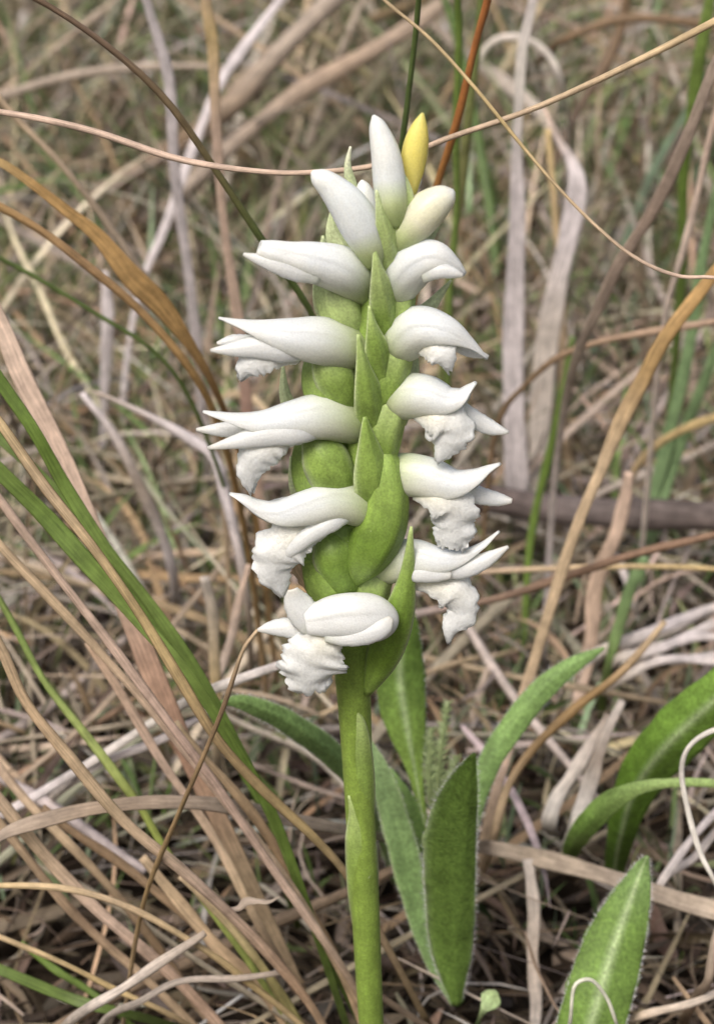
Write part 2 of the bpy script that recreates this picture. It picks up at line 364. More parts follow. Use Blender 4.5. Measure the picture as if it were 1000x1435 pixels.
def mass():
    # flat thatch
    n = 8500; x, y = region(n, -0.03, 0.62, 0.85, 0.09)
    k = thin(x, y, 0.34); x, y = x[k], y[k]; n = len(x)
    base = np.stack([x, y, R(n, -0.018, 0.008)], -1)
    o = blades_mesh('dry_thatch', base, R(n, 0, 2 * pi), R(n, -0.3, 0.5), R(n, 0.015, 0.09), R(n, 0.0003, 0.0012), R(n, -0.2, 0.8),
                    R(n, -1.2, 1.2), pick(STRAW, n, 0.2, p=[.12, .11, .12, .14, .10, .07, .10, .08, .08, .08]), M['straw'], 8, curl=R(n, -1.0, 1.0), keep=low)
    tag(o, 'tangled mat of flattened grey and tan dead grass covering the ground', 'dead grass', kind='stuff')
    # fine threads
    n = 9000; x, y = region(n, -0.03, 0.5, 1.4, 0.07)
    k = thin(x, y, 0.4); x, y = x[k], y[k]; n = len(x)
    base = np.stack([x, y, R(n, -0.018, 0.008)], -1)
    o = blades_mesh('fine_litter', base, R(n, 0, 2 * pi), R(n, -0.2, 1.1), R(n, 0.008, 0.04), R(n, 0.0002, 0.0006), R(n, -0.5, 1.8),
                    R(n, -1.5, 1.5), pick(STRAW, n, 0.25), M['straw'], 9, curl=R(n, -3.0, 3.0), keep=low)
    tag(o, 'thread-fine curled bits of dead grass scattered through the thatch', 'litter', kind='stuff')
    # decayed crumbs on the soil
    n = 7000; x, y = region(n, -0.03, 0.2, 1.0, 0.06)
    base = np.stack([x, y, R(n, -0.019, -0.009)], -1)
    o = blades_mesh('humus_crumbs', base, R(n, 0, 2 * pi), R(n, -0.4, 0.6), R(n, 0.003, 0.018), R(n, 0.0004, 0.0022), R(n, -0.6, 1.0),
                    R(n, -1.5, 1.5), pick(STRAW[[4, 6, 9, 9, 1]] * 0.6, n, 0.25), M['straw'], 6, curl=R(n, -2.0, 2.0), keep=low, floor=-0.02)
    tag(o, 'dark brown decayed plant crumbs lying on the soil under the thatch', 'litter', kind='stuff')
    # leaning and standing dry grass
    def standing(name, n, y0, y1, el, wd, bend, cols, mat, hf, label, cat, curl=0.5):
        x, y = region(n, y0, y1, 1.0, 0.10)
        e = R(n, *el)
        ln = np.minimum(lim_z(x, y) * R(n, *hf) / np.sin(e), 0.22) + 0.006
        base = np.stack([x, y, R(n, -0.018, 0.0)], -1)
        o = blades_mesh(name, base, R(n, 0, 2 * pi), e, ln, R(n, *wd), R(n, *bend), R(n, -1.5, 1.5), cols, mat, 9, curl=R(n, -curl, curl), keep=low)
        tag(o, label, cat, kind='stuff')
    n = 12000
    standing('standing_dry_grass', n, 0.07, 0.75, (0.6, 1.52), (0.0003, 0.0013), (0.0, 1.2), pick(STRAW, n, 0.15, p=[.18, .12, .12, .12, .06, .1, .03, .14, .11, .02]), M['straw'], (0.4, 1.2),
             'fine dry tan grass standing and leaning far behind the orchid', 'dry grass')
    n = 9000
    standing('green_grass', n, 0.05, 0.75, (0.7, 1.55), (0.0003, 0.0012), (0.0, 0.9), pick(GREENS, n, 0.2), M['green'], (0.3, 0.9),
             'thin olive green grass growing up through the dry grass', 'grass', 0.4)
    # unseen taller grass added at both sides and behind, cutting low sky light
    n = 9000
    x = R(n, -0.9, 0.9); y = R(n, -0.9, 0.75)
    ok = ((np.abs(x) > 0.17 * (y + 0.2) + 0.075) & (y > -0.2)) | ((y < -0.36)) | ((np.abs(x) > 0.22) & (y <= -0.2))
    x, y = x[ok], y[ok]; n = len(x)
    base = np.stack([x, y, R(n, -0.018, 0.0)], -1)
    dd = np.clip((np.abs(x) - 0.17 * np.maximum(y + 0.2, 0) - 0.06) * 2.0, 0.0, 0.22)
    mixc = np.where(rng.random((n, 1)) < 0.7, pick(STRAW, n, 0.15), pick(GREENS, n, 0.15))
    away = np.where(x > 0, 0.0, pi) + R(n, -1.3, 1.3)
    o = blades_mesh('unseen_side_grass', base, away, R(n, 0.8, 1.5), R(n, 0.04, 0.10) + dd, R(n, 0.001, 0.0028), R(n, 0.0, 1.0), R(n, -1.5, 1.5), mixc, M['straw'], 8, curl=R(n, -0.4, 0.4))
    tag(o, 'unseen taller mixed dry and green grass added round the spot to cut low sky light', 'grass', kind='stuff')
    # far field
    n = 9000; x, y = region(n, 0.45, 1.7, 1.3, 0.25)
    base = np.stack([x, y, R(n, -0.018, 0.0)], -1)
    mixc = np.where(rng.random((n, 1)) < 0.68, pick(STRAW, n, 0.15), pick(GREENS, n, 0.15))
    o = blades_mesh('far_grass', base, R(n, 0, 2 * pi), R(n, 0.3, 1.5), R(n, 0.05, 0.20), R(n, 0.0007, 0.0022), R(n, 0.0, 1.2),
                    R(n, -1.5, 1.5), mixc, M['straw'], 7, curl=R(n, -0.4, 0.4))
    tag(o, 'far blurred field of mixed tan and green grass', 'grass', kind='stuff')
mass()

# ------------------------------------------------------------------ the orchid
WH = (0.85, 0.87, 0.85); WB = (0.82, 0.86, 0.87); CR = (0.80, 0.79, 0.62); CG = (0.60, 0.68, 0.36)
GL = (0.37, 0.47, 0.18); GM = (0.22, 0.325, 0.07); GD = (0.14, 0.23, 0.035); GP = (0.52, 0.60, 0.34); YE = (0.86, 0.77, 0.24)
stem_base, _ = P(533, 1560, 0); stem_base[1] = 0; stem_base[2] = 0
orchid = empty('orchid', stem_base)
tag(orchid, 'flowering orchid with spiralling white hooded blooms on one upright green stem', 'orchid')
bpy.context.view_layer.update()
def part(o): return attach(o, orchid)
def sub(o, p): o.parent = p; return o      # both meshes hold world coordinates; inherits p's inverse

# stem with clasping sheaths
part(sweep('stem', [(536, 1620, 0, 17), (528, 1560, 0, 17), (520, 1435, 0, 17.5), (514, 1320, 0, 19), (508, 1200, 0, 20.5), (502, 1100, 0, 20.5), (497, 1000, 0, 23), (492, 900, 0, 26),
                    (495, 800, 0, 26), (505, 650, 0, 24), (522, 450, 0, 20), (545, 330, 0, 14), (556, 280, 0, 6)], [(0.19, 0.28, 0.05), (0.20, 0.30, 0.055), (0.22, 0.32, 0.06), (0.19, 0.28, 0.05), GM, (0.24, 0.34, 0.08)], M['stem'], n=90, m=20))
part(sheet('stem_sheath', [(515, 1345, 0.6, 12), (509, 1260, -0.9, 21), (505, 1180, -1.3, 20), (498, 1140, -1.2, 8), (490, 1115, -1.0, 2)], [GM, GM, GL], M['stem'], cup=1.25, edge=GP, edge_k=8, thick=0.00015))
part(sheet('stem_sheath', [(509, 1210, 0.6, 12), (506, 1130, -1.0, 19), (507, 1060, -1.5, 14), (505, 1020, -1.5, 8), (498, 985, -1.3, 1)], [GM, GM, GL], M['stem'], cup=1.2, edge=GP, edge_k=8, thick=0.00015, seed=3))

# swollen green ovaries
OV = [  # ctrl, colours
    ([(510, 470, 0.5, 12), (482, 440, 0, 28), (470, 405, 0.5, 30), (478, 370, 1, 20)], [GL, GL, GP]),
    ([(508, 600, 0.5, 16), (470, 560, 0, 36), (460, 520, 0, 36), (475, 480, 0.5, 24)], [GD, GM, GL]),
    ([(506, 740, 0.5, 18), (462, 685, 0, 42), (450, 640, 0, 40), (470, 595, 0.5, 26)], [GD, GM, GM]),
    ([(490, 880, 0.5, 16), (470, 830, -0.3, 36), (463, 780, -0.4, 38), (480, 725, 0, 28)], [GM, GM, GD]),
    ([(550, 440, 0.4, 12), (556, 400, 0, 22), (566, 350, 0, 26), (578, 318, 0.3, 22)], [GM, GL, GP]),
    ([(540, 520, 0.4, 12), (548, 470, 0, 22), (556, 430, 0, 24), (562, 395, 0.2, 22)], [GM, GM, GL]),
    ([(532, 600, 0.4, 14), (540, 550, -0.3, 26), (548, 510, -0.4, 28), (560, 475, 0, 24)], [GM, GM, GL]),
    ([(528, 680, 0.2, 14), (532, 630, -0.5, 26), (538, 595, -0.6, 28), (552, 560, -0.4, 22)], [GM, GM, GL]),
    ([(494, 818, -1.2, 8), (507, 790, -1.6, 28), (530, 745, -1.7, 36), (540, 700, -1.6, 32), (538, 660, -1.3, 26), (532, 620, -0.8, 14)], [GM, GD, GM, GM]),
    ([(500, 900, 0, 14), (512, 860, -0.4, 28), (520, 820, -0.4, 28), (535, 795, -0.2, 22)], [GM, GM, GL]),
]
for c, k in OV:
    part(sweep('ovary', c, k, M['stem'], n=30, m=36, thick=0.85, ribs=0.045))

# bracts: pointed clasping scales
BR = [
    ([(556, 420, -0.6, 16), (552, 375, -1.3, 22), (545, 335, -2.2, 17), (534, 296, -2.3, 7), (527, 266, -2.0, 1)], [GM, GL, GL, GP], dict(roll=-0.35)),
    ([(552, 500, -0.6, 16), (547, 450, -1.5, 24), (538, 410, -2.4, 18), (529, 372, -2.6, 7), (524, 342, -2.3, 1)], [GM, GM, GL, GL], dict(roll=-0.35)),
    ([(548, 590, -0.6, 16), (541, 535, -1.6, 24), (531, 490, -2.6, 18), (522, 455, -2.7, 7), (517, 428, -2.4, 1)], [GM, GM, GM, GL], dict(roll=-0.35)),
    ([(540, 660, -0.6, 18), (528, 600, -1.7, 25), (519, 550, -2.8, 20), (508, 504, -2.9, 8), (502, 468, -2.6, 2)], [GM, GM, GM, GL], dict(roll=-0.35)),
    ([(545, 770, -0.8, 18), (537, 715, -2.2, 30), (527, 665, -3.0, 28), (517, 618, -2.9, 13), (511, 584, -2.6, 2)], [GD, GM, GM, GM], dict(roll=-0.35)),
    ([(560, 340, -1.0, 14), (564, 300, -1.4, 17), (563, 265, -1.4, 13), (552, 222, -0.8, 1)], [GL, GL, GP], {}),
    ([(502, 602, -0.4, 14), (480, 556, -2.2, 26), (464, 518, -2.4, 27), (446, 478, -1.2, 12)], [GM, GM, GL], dict(cup=0.8, fold=0.12)),
    ([(502, 738, -0.4, 14), (474, 686, -2.7, 31), (454, 640, -2.8, 32), (434, 592, -1.2, 12)], [GD, GM, GM], dict(cup=0.8, fold=0.12)),
    ([(493, 866, -0.4, 12), (480, 820, -2.6, 25), (466, 776, -2.8, 29), (452, 735, -1.2, 10)], [GM, GD, GM], dict(cup=0.8, fold=0.12)),
    ([(495, 370, 2.5, 14), (480, 345, 2.6, 22), (468, 320, 2.8, 11), (466, 288, 3.0, 1)], [GP, GP, GP], {}),
    ([(500, 300, 2.5, 10), (492, 260, 2.6, 8), (487, 230, 2.6, 4), (491, 205, 2.6, 1)], [GP, GP, CR], {}),
    ([(482, 455, 1.6, 30), (466, 420, 1.4, 27), (456, 375, 1.6, 14), (452, 330, 1.6, 1)], [GL, GP, GP], {}),
    ([(450, 620, 1.5, 26), (418, 590, 1.5, 14), (400, 555, 1.6, 8), (396, 512, 1.7, 1)], [GL, GP, GP], {}),
    ([(455, 740, 1.8, 26), (428, 710, 1.8, 13), (412, 680, 1.8, 7), (407, 640, 1.9, 1)], [GL, GP, GP], {}),
    ([(560, 480, 1.4, 20), (585, 450, 1.6, 16), (606, 425, 1.7, 8), (632, 392, 1.8, 1)], [GL, GP, GP], {}),
    ([(556, 380, 1.4, 20), (585, 345, 1.6, 14), (608, 320, 1.7, 6), (618, 292, 1.8, 1)], [GL, GP, GP], {}),
    ([(545, 590, 1.3, 24), (566, 545, 1.4, 18), (576, 505, 1.5, 10), (580, 470, 1.5, 1)], [GL, GP, GP], {}),
    ([(513, 975, -1.4, 5), (531, 932, -2.3, 23), (555, 872, -2.9, 22), (570, 810, -3.0, 11), (576, 738, -3.0, 1)], [GM, (0.15, 0.25, 0.03), (0.17, 0.28, 0.04), GM, GL], dict(cup=1.0, fold=0.2)),
    ([(522, 900, 0.4, 10), (525, 870, 0.2, 24), (518, 835, 0.2, 20), (510, 805, 0.2, 2)], [GM, GL, GL], {}),
]
for i, (c, k, kw) in enumerate(BR):
    d = dict(cup=0.35, fold=0.42, edge=GP, edge_k=9, seed=i, thick=0.00014); d.update(kw)
    part(sheet('bract', c, k, M['stem'], **d))
wb = part(sheet('bract', [(448, 842, -0.3, 4), (432, 812, -0.6, 13), (420, 786, -0.6, 15), (411, 768, -0.3, 4)], [(0.36, 0.24, 0.13), (0.48, 0.35, 0.22), (0.42, 0.30, 0.2)], M['straw'], cup=0.6, wave=0.2, jag=0.1))
wb['label'] = 'withered papery tan bract'

# buds
def bud(c, k, label=None):
    o = part(sweep('bud', c, k, M['petal'], n=34, m=22, thick=0.9))
    if label: o['label'] = label
bud([(556, 315, -1, 14), (549, 285, -1.2, 22), (545, 250, -1.0, 23), (540, 215, -0.8, 20.5), (533, 190, -0.6, 16), (527, 171, -0.5, 10), (523, 161, -0.5, 2)], [GL, CG, WB, WH, WH, WH], 'white upright bud at the tip of the spike')
bud([(568, 300, 1, 9), (572, 262, 0.8, 14), (578, 230, 0.8, 18), (583, 200, 0.8, 17.5), (588, 175, 0.8, 11), (592, 158, 0.8, 2)], [GL, YE, YE, YE, (0.74, 0.66, 0.2)], 'pale yellow upright bud')
bud([(524, 372, -1.0, 14), (518, 345, -1.3, 24), (504, 315, -1.4, 29), (486, 286, -1.5, 27), (461, 259, -1.6, 19), (444, 246, -1.7, 12), (437, 240, -1.7, 3)], [GL, CG, WB, WB, WB, WH, WH], 'white slanting bud')
bud([(556, 345, -0.5, 16), (570, 325, -0.7, 25), (594, 298, -0.8, 28), (616, 280, -0.8, 22), (630, 271, -0.8, 13), (636, 267, -0.8, 3)], [GL, CG, CR, CR, (0.8, 0.8, 0.68), WH], 'cream rounded bud')
bud([(520, 300, 2, 14), (512, 275, 2.2, 14), (508, 258, 2.3, 8), (507, 252, 2.3, 2)], [WB, WH, WH])
bud([(578, 268, 1.8, 6), (584, 252, 2, 7), (588, 241, 2, 2)], [CR, WH, WH])

# open flowers
FL = [
  dict(label='half-open white flower, highest of those reaching over the left', hood=[(520, 420, -0.6, 14), (505, 398, -1.2, 25), (478, 379, -1.6, 30), (440, 368, -1.9, 25), (405, 361, -2.2, 19), (378, 354, -2.4, 15), (363, 349, -2.5, 10)],
       open=130, sepals=[[(450, 385, -3.0, 12), (415, 378, -3.3, 15), (385, 370, -3.4, 11), (360, 362, -3.2, 6), (341, 356, -3.0, 1)]], lip=None),
  dict(hood=[(512, 497, -0.8, 20), (492, 489, -1.6, 28), (455, 479, -2.0, 31), (410, 476, -2.3, 26), (365, 469, -2.6, 18), (330, 458, -2.8, 9), (306, 447, -2.9, 1)],
       sepals=[[(450, 492, -3.5, 12), (405, 490, -3.8, 17), (360, 486, -3.9, 15), (325, 489, -3.7, 9), (295, 491, -3.4, 1)], [(350, 480, -1.2, 10), (325, 478, -1.0, 8), (304, 481, -1.0, 1)]],
       lip=[(420, 498, -2.0, 10), (385, 498, -3.2, 18), (358, 505, -3.5, 23), (343, 518, -3.5, 15), (337, 532, -3.3, 3)], frill=0.12),
  dict(hood=[(515, 600, -0.8, 20), (492, 592, -1.6, 28), (455, 584, -2.0, 30), (412, 590, -2.3, 25), (370, 597, -2.6, 19), (330, 594, -2.8, 13), (303, 587, -2.9, 8), (284, 578, -2.9, 1)],
       sepals=[[(475, 600, -3.4, 12), (425, 602, -3.9, 18), (375, 608, -4.0, 17), (330, 619, -3.8, 9), (291, 628, -3.5, 1)], [(350, 602, -1.2, 12), (310, 602, -1.0, 9), (275, 602, -0.9, 1)]],
       lip=[(425, 606, -2.0, 12), (388, 614, -3.3, 24), (362, 636, -3.7, 27), (350, 662, -3.6, 19), (352, 690, -3.3, 3)], frill=0.22),
  dict(hood=[(524, 722, -1.5, 20), (505, 710, -2.2, 27), (470, 704, -2.6, 25), (428, 714, -2.8, 23), (388, 724, -3.0, 19), (358, 718, -3.1, 16), (337, 705, -3.2, 11), (321, 694, -3.2, 2)],
       sepals=[[(505, 716, -3.6, 9), (470, 729, -4.0, 12), (435, 749, -4.2, 11), (405, 772, -4.1, 9), (380, 792, -3.8, 2)], [(430, 706, -1.2, 12), (395, 707, -1.0, 9), (365, 708, -0.9, 1)]],
       lip=[(458, 735, -2.6, 12), (420, 750, -3.6, 26), (392, 772, -4.0, 36), (384, 796, -4.0, 31), (390, 816, -3.8, 19), (396, 836, -3.5, 3)], frill=0.3),
  dict(label='lowest white flower, turned to show its frilled lip', hood=[(551, 872, -3.2, 6), (546, 871, -3.4, 18), (532, 869, -3.7, 28), (505, 866, -4.0, 32), (475, 866, -4.2, 30), (450, 870, -4.2, 24), (430, 874, -4.2, 17)], open=140, nogreen=True,
       sepals=[[(455, 893, -5.6, 6), (485, 893, -6.0, 12), (515, 886, -6.0, 16), (538, 876, -5.6, 13), (548, 866, -5.0, 3)], [(435, 890, -4.0, 9), (405, 880, -3.9, 13), (380, 880, -3.8, 9), (361, 883, -3.7, 1)], [(445, 880, -4.6, 20), (426, 860, -4.5, 21), (415, 842, -4.3, 17), (410, 826, -4.2, 6)]],
       lip=[(472, 880, -4.6, 14), (453, 900, -5.3, 30), (440, 925, -5.6, 44), (435, 950, -5.4, 42), (438, 973, -5.0, 24)], frill=0.2),
  dict(label='half-open white flower, highest of those reaching over the right', hood=[(546, 430, -0.6, 16), (556, 402, -1.0, 26), (578, 374, -1.3, 29), (606, 363, -1.5, 23), (630, 372, -1.6, 13), (650, 384, -1.6, 2)], open=130, sepals=[[(590, 385, -2.6, 10), (615, 379, -2.9, 10), (635, 382, -2.8, 7), (648, 386, -2.6, 1)]], lip=None),
  dict(hood=[(545, 500, -0.6, 18), (560, 478, -1.2, 31), (588, 462, -1.5, 30), (620, 468, -1.7, 23), (650, 484, -1.8, 13), (681, 504, -1.8, 1)],
       sepals=[[(640, 480, -1.4, 11), (660, 492, -1.2, 8), (684, 500, -1.1, 1)]],
       lip=[(582, 482, -1.6, 10), (606, 488, -2.8, 19), (623, 500, -3.1, 18), (630, 520, -2.9, 3)], frill=0.1),
  dict(hood=[(540, 572, -0.7, 20), (560, 557, -1.3, 30), (595, 556, -1.7, 27), (628, 566, -1.9, 20), (650, 561, -2.0, 16), (662, 548, -2.0, 10), (668, 538, -2.0, 3)],
       sepals=[[(640, 572, -1.6, 12), (665, 588, -1.5, 12), (690, 600, -1.4, 9), (712, 606, -1.4, 1)]],
       lip=[(582, 576, -1.6, 12), (610, 586, -2.9, 24), (630, 600, -3.2, 34), (625, 622, -3.1, 23), (612, 647, -2.8, 3)], frill=0.14),
  dict(hood=[(538, 672, -0.7, 20), (560, 665, -1.4, 28), (598, 670, -1.8, 26), (636, 682, -2.0, 21), (668, 675, -2.1, 16), (688, 662, -2.1, 9), (701, 651, -2.1, 1)],
       sepals=[[(650, 688, -1.6, 13), (678, 696, -1.5, 11), (700, 700, -1.4, 8), (717, 702, -1.4, 2)]],
       lip=[(580, 688, -1.6, 12), (610, 697, -2.9, 22), (634, 712, -3.2, 34), (637, 738, -3.1, 28), (634, 757, -3.0, 26), (632, 771, -2.9, 18)], frill=0.26),
  dict(hood=[(522, 800, -0.9, 18), (542, 790, -1.4, 27), (578, 784, -1.7, 25), (612, 788, -1.9, 19), (645, 786, -2.0, 13), (675, 771, -2.0, 8), (700, 746, -2.0, 1)],
       sepals=[[(545, 808, -2.8, 9), (580, 803, -3.2, 12), (612, 804, -3.2, 11), (632, 806, -3.0, 4)], [(610, 798, -2.6, 10), (648, 797, -2.7, 13), (680, 785, -2.6, 10), (712, 766, -2.5, 1)]],
       lip=[(572, 812, -1.4, 9), (608, 819, -2.4, 17), (640, 835, -2.9, 27), (645, 860, -2.9, 23), (632, 880, -2.8, 14), (628, 900, -2.6, 2)], frill=0.28),
]
SIDE_L = ['second', 'third', 'fourth']
for i, f in enumerate(FL):
    hc = [CG, CG, WB, WH, WH, WH, WH] if not f.get('nogreen') else [WH, WH, WH, WH]
    if not f.get('nogreen'): hc = [GM, GL, (0.50, 0.58, 0.31), (0.70, 0.76, 0.60), (0.81, 0.85, 0.81), WB, WB, WH, WH, WH, WH]
    hp = [list(r) for r in f['hood']]
    if not f.get('nogreen'):
        for q_, dy in zip(range(3), (1.6, 1.2, 0.5) if i != 3 else (1.8, 1.1, 0.4)): hp[q_][2] += dy
    h = part(hood('flower', hp, hc, None, tip_open=f.get('open', 78), start=0.22 if f['lip'] and not f.get('nogreen') else 0.35, seed=i + 1, belly=CR if not f.get('nogreen') else None))
    if 'label' in f: h['label'] = f['label']
    for j, s in enumerate(f['sepals']):
        s = [list(r) for r in s]
        if j == 0 and len(s) >= 4 and i in (1, 2, 3, 9):
            s[0][2] += 1.5; s[0][3] *= 0.35; s[1][2] += 0.35; s[2][2] += 0.15
        sub(sheet('sepal', s, [(0.74, 0.78, 0.66), WH, WH, WH, (0.82, 0.80, 0.72)], M['petal'], cup=0.9, seed=20 + i * 3 + j, jag=0.03, thick=0.00022), h)
    if f['lip']:
        sub(sheet('lip', f['lip'], [(0.80, 0.78, 0.58), (0.84, 0.82, 0.66), (0.85, 0.85, 0.78), WH, WH, WH], M['lip'], n=60, m=27, cup=0.75, frill=f['frill'], jag=0.05, edge=WH, edge_k=1.2, seed=60 + i, thick=0.00020), h)
part(sheet('sepal', [(566, 446, 0.6, 10), (573, 432, 0.6, 8), (578, 417, 0.6, 1)], [WH, WH], M['petal'], seed=4))

def fuzz(o, dens, ln, seed, colr=(0.55, 0.62, 0.40)):
    """short glandular hairs over a green part"""
    r_ = np.random.default_rng(seed); me = o.data
    co = np.zeros(len(me.vertices) * 3, np.float32); me.vertices.foreach_get('co', co); co = co.reshape(-1, 3).astype(float)
    no = np.zeros(len(me.vertices) * 3, np.float32); me.vertex_normals.foreach_get('vector', no); no = no.reshape(-1, 3).astype(float)
    V, F = [], []
    fs = [p.vertices[:] for p in me.polygons if len(p.vertices) == 4]
    ar = np.array([np.linalg.norm(np.cross(co[f[1]] - co[f[0]], co[f[3]] - co[f[0]])) for f in fs]) * 1e6
    k = r_.poisson(ar * dens)
    for f, c_ in zip(fs, k):
        for _ in range(c_):
            a, b = r_.random(2); w4 = [(1 - a) * (1 - b), a * (1 - b), a * b, (1 - a) * b]
            p = sum(co[i] * q for i, q in zip(f, w4)); d = nrm(sum(no[i] * q for i, q in zip(f, w4))) + r_.normal(size=3) * 0.35
            e = p + d * ln * r_.uniform(.5, 1.2); kk = nrm(np.cross(d, CAM - p)) * 0.000034
            i0 = len(V); V += [p - kk, p + kk, e]; F.append((i0, i0 + 1, i0 + 2))
    if not V: return
    V = np.array(V)
    h_ = build('glandular_hair', V, F, np.tile(colr, (len(V), 1)), np.zeros((len(V), 2)), M['stem'], o, False); tag(h_, kind='stuff')
for i, o in enumerate([x for x in orchid.children if x.name.split('.')[0] in ('stem', 'ovary')]):
    fuzz(o, 8.0, 0.00034, i)

# ------------------------------------------------------------------ leafy rosettes
LG = (0.145, 0.245, 0.05); LB = (0.20, 0.32, 0.115); LD = (0.10, 0.175, 0.03); LP = (0.40, 0.52, 0.26)
def leaf_hairs(leaf_obj, ctrl, root, side=(-1, 1), dens=2.0, ln=0.0007, seed=3, fold=0.0):
    r_ = np.random.default_rng(seed)
    w_ = np.asarray(ctrl_world(ctrl), float); q = spline(w_, 160); c = q[:, :3]; T, S, Nn = frame(c)
    V, F = [], []
    for i in range(4, 156):
        for sd in side:
            for _ in range(int(dens)):
                hw = q[i, 3] if sd < 0 else (q[i, 4] if q.shape[1] > 4 else q[i, 3])
                b = c[i] + S[i] * sd * hw * 0.97 - Nn[i] * (fold * hw) + T[i] * r_.uniform(-1, 1) * 0.0003
                d = S[i] * sd * r_.uniform(.5, 1) + T[i] * r_.uniform(-.2, .9) + Nn[i] * r_.uniform(-.7, .7)
                e = b + d * ln * r_.uniform(.4, 1.1); k = nrm(np.cross(d, CAM - b)) * 0.000018
                a = len(V); V += [b - k, b + k, e]; F.append((a, a + 1, a + 2))
    V = np.array(V)
    o = build('leaf_hair', V, F, np.full((len(V), 3), 0.62), np.zeros((len(V), 2)), M['straw'], leaf_obj, False)
    tag(o, kind='stuff')

base1, _ = P(640, 1412, 'g')
ros = empty('leafy_plant', (base1[0], base1[1], 0))
tag(ros, 'low leafy plant with a folded hairy green leaf standing behind the orchid stem', 'plant')
bpy.context.view_layer.update()
LEAVES = [
    ([(640, 1410, 22, 6, 5), (638, 1340, 21, 36, 22), (646, 1260, 19, 54, 19), (652, 1180, 17, 57, 15), (657, 1110, 15, 36, 11), (664, 1056, 14, 2, 2)], [LG, LG, LG, LD], dict(fold=0.3, cup=0.25, edge=LP, edge_k=14), True),
    ([(638, 1408, 25, 6), (606, 1340, 28, 14), (580, 1250, 31, 20), (556, 1160, 33, 20), (532, 1080, 34, 14), (520, 1040, 35, 2)], [LB, LB, (0.28, 0.41, 0.19)], dict(fold=-0.3, cup=0.3, edge=LP, edge_k=12), False),
    ([(640, 1405, 28, 6), (612, 1310, 33, 20), (586, 1220, 37, 28), (562, 1140, 40, 27), (536, 1085, 42, 14), (520, 1062, 43, 2)], [LB, LG, LB], dict(fold=0.2, cup=0.3, mid=LP), False),
    ([(644, 1405, 28, 5), (648, 1280, 32, 8), (656, 1170, 36, 12), (676, 1090, 38, 15), (716, 1020, 40, 17), (772, 955, 42, 15), (815, 925, 43, 9), (846, 908, 44, 1)], [LB, LB, (0.26, 0.42, 0.13), (0.26, 0.42, 0.14)], dict(fold=0.3, cup=0.2, jag=0.04), True),
    ([(636, 1400, 30, 4), (612, 1260, 36, 5), (594, 1160, 40, 6), (583, 1090, 42, 9), (570, 1020, 43, 28), (560, 950, 44, 35), (562, 890, 44, 26), (572, 830, 44, 2)], [GM, GM, (0.24, 0.37, 0.08), LG, LG], dict(fold=0.2, cup=0.3, mid=LP), False),
]
for i, (c, k, kw, hr) in enumerate(LEAVES):
    o = attach(sheet('leaf', c, k, M['leaf'], n=60, m=17, seed=30 + i, thick=0.0003, **{**dict(jag=0.03, wave=0.12), **kw}), ros)
    leaf_hairs(o, c, ros, dens=2 if hr else 1, ln=0.0007 if hr else 0.0005, seed=i, fold=kw.get('fold', 0))

def one_leaf(name, label, cat, c, k, hairs=True, **kw):
    o = sheet(name, c, k, M['leaf'], n=60, m=17, thick=0.0003, jag=0.03, wave=0.1, **kw)
    tag(o, label, cat)
    if hairs: leaf_hairs(o, c, None, dens=2, ln=0.0006, seed=kw.get('seed', 1), fold=kw.get('fold', 0))
    return o
one_leaf('hairy_leaf', 'short hairy green leaf with a blunt tip rising under the wide flat straw', 'leaf',
         [(806, 1560, 'g', 20), (816, 1480, 10, 44), (838, 1400, 12, 47), (862, 1320, 16, 42), (884, 1260, 19, 28), (900, 1215, 21, 10), (907, 1200, 21, 2)], [LG, LG, LG, LB], fold=0.15, cup=0.3, mid=LP, seed=71)
one_leaf('arching_leaf', 'narrow green leaf arching out from behind the orchid stem under the lowest flower', 'leaf',
         [(560, 1240, 'g', 8), (520, 1120, 38, 16), (475, 1066, 33, 17), (430, 1030, 29, 17), (380, 1000, 26, 14), (335, 984, 24, 9), (308, 984, 23, 1)], [LB, LB, (0.24, 0.38, 0.12)], fold=0.4, cup=0.2, seed=72, edge=LP, edge_k=10)
one_leaf('broad_grass_leaf', 'broad bright green grass leaf with a channelled fold beside the white curled thread', 'grass leaf',
         [(858, 1236, 'g', 12), (870, 1170, 44, 20), (888, 1110, 40, 30), (925, 1055, 36, 38), (975, 1005, 33, 38), (1040, 950, 30, 32), (1120, 890, 28, 18), (1200, 840, 26, 2)], [(0.10, 0.19, 0.03), (0.16, 0.30, 0.04), (0.22, 0.38, 0.07), (0.22, 0.38, 0.07)], hairs=False, fold=0.45, cup=0.2, mid=LP, seed=73)
one_leaf('bowed_grass_leaf', 'slender green grass leaf bowing over in front of the broad channelled leaf', 'grass leaf',
         [(792, 1215, 'g', 6), (812, 1170, 38, 15), (846, 1132, 33, 16), (885, 1108, 30, 10), (930, 1098, 28, 6), (1000, 1098, 27, 5), (1080, 1112, 26, 1)], [(0.18, 0.32, 0.05), (0.22, 0.38, 0.08), (0.32, 0.45, 0.16), (0.32, 0.44, 0.16)], hairs=False, fold=0.3, cup=0.2, seed=74)
one_leaf('small_leaf', 'tiny pale spoon-shaped leaf at the foot of the folded hairy leaf', 'leaf',
         [(668, 1440, 'g', 3), (678, 1415, 17, 5), (688, 1400, 18, 14), (695, 1390, 18, 3)], [LB, LP, LP], hairs=False, cup=0.5, seed=75)

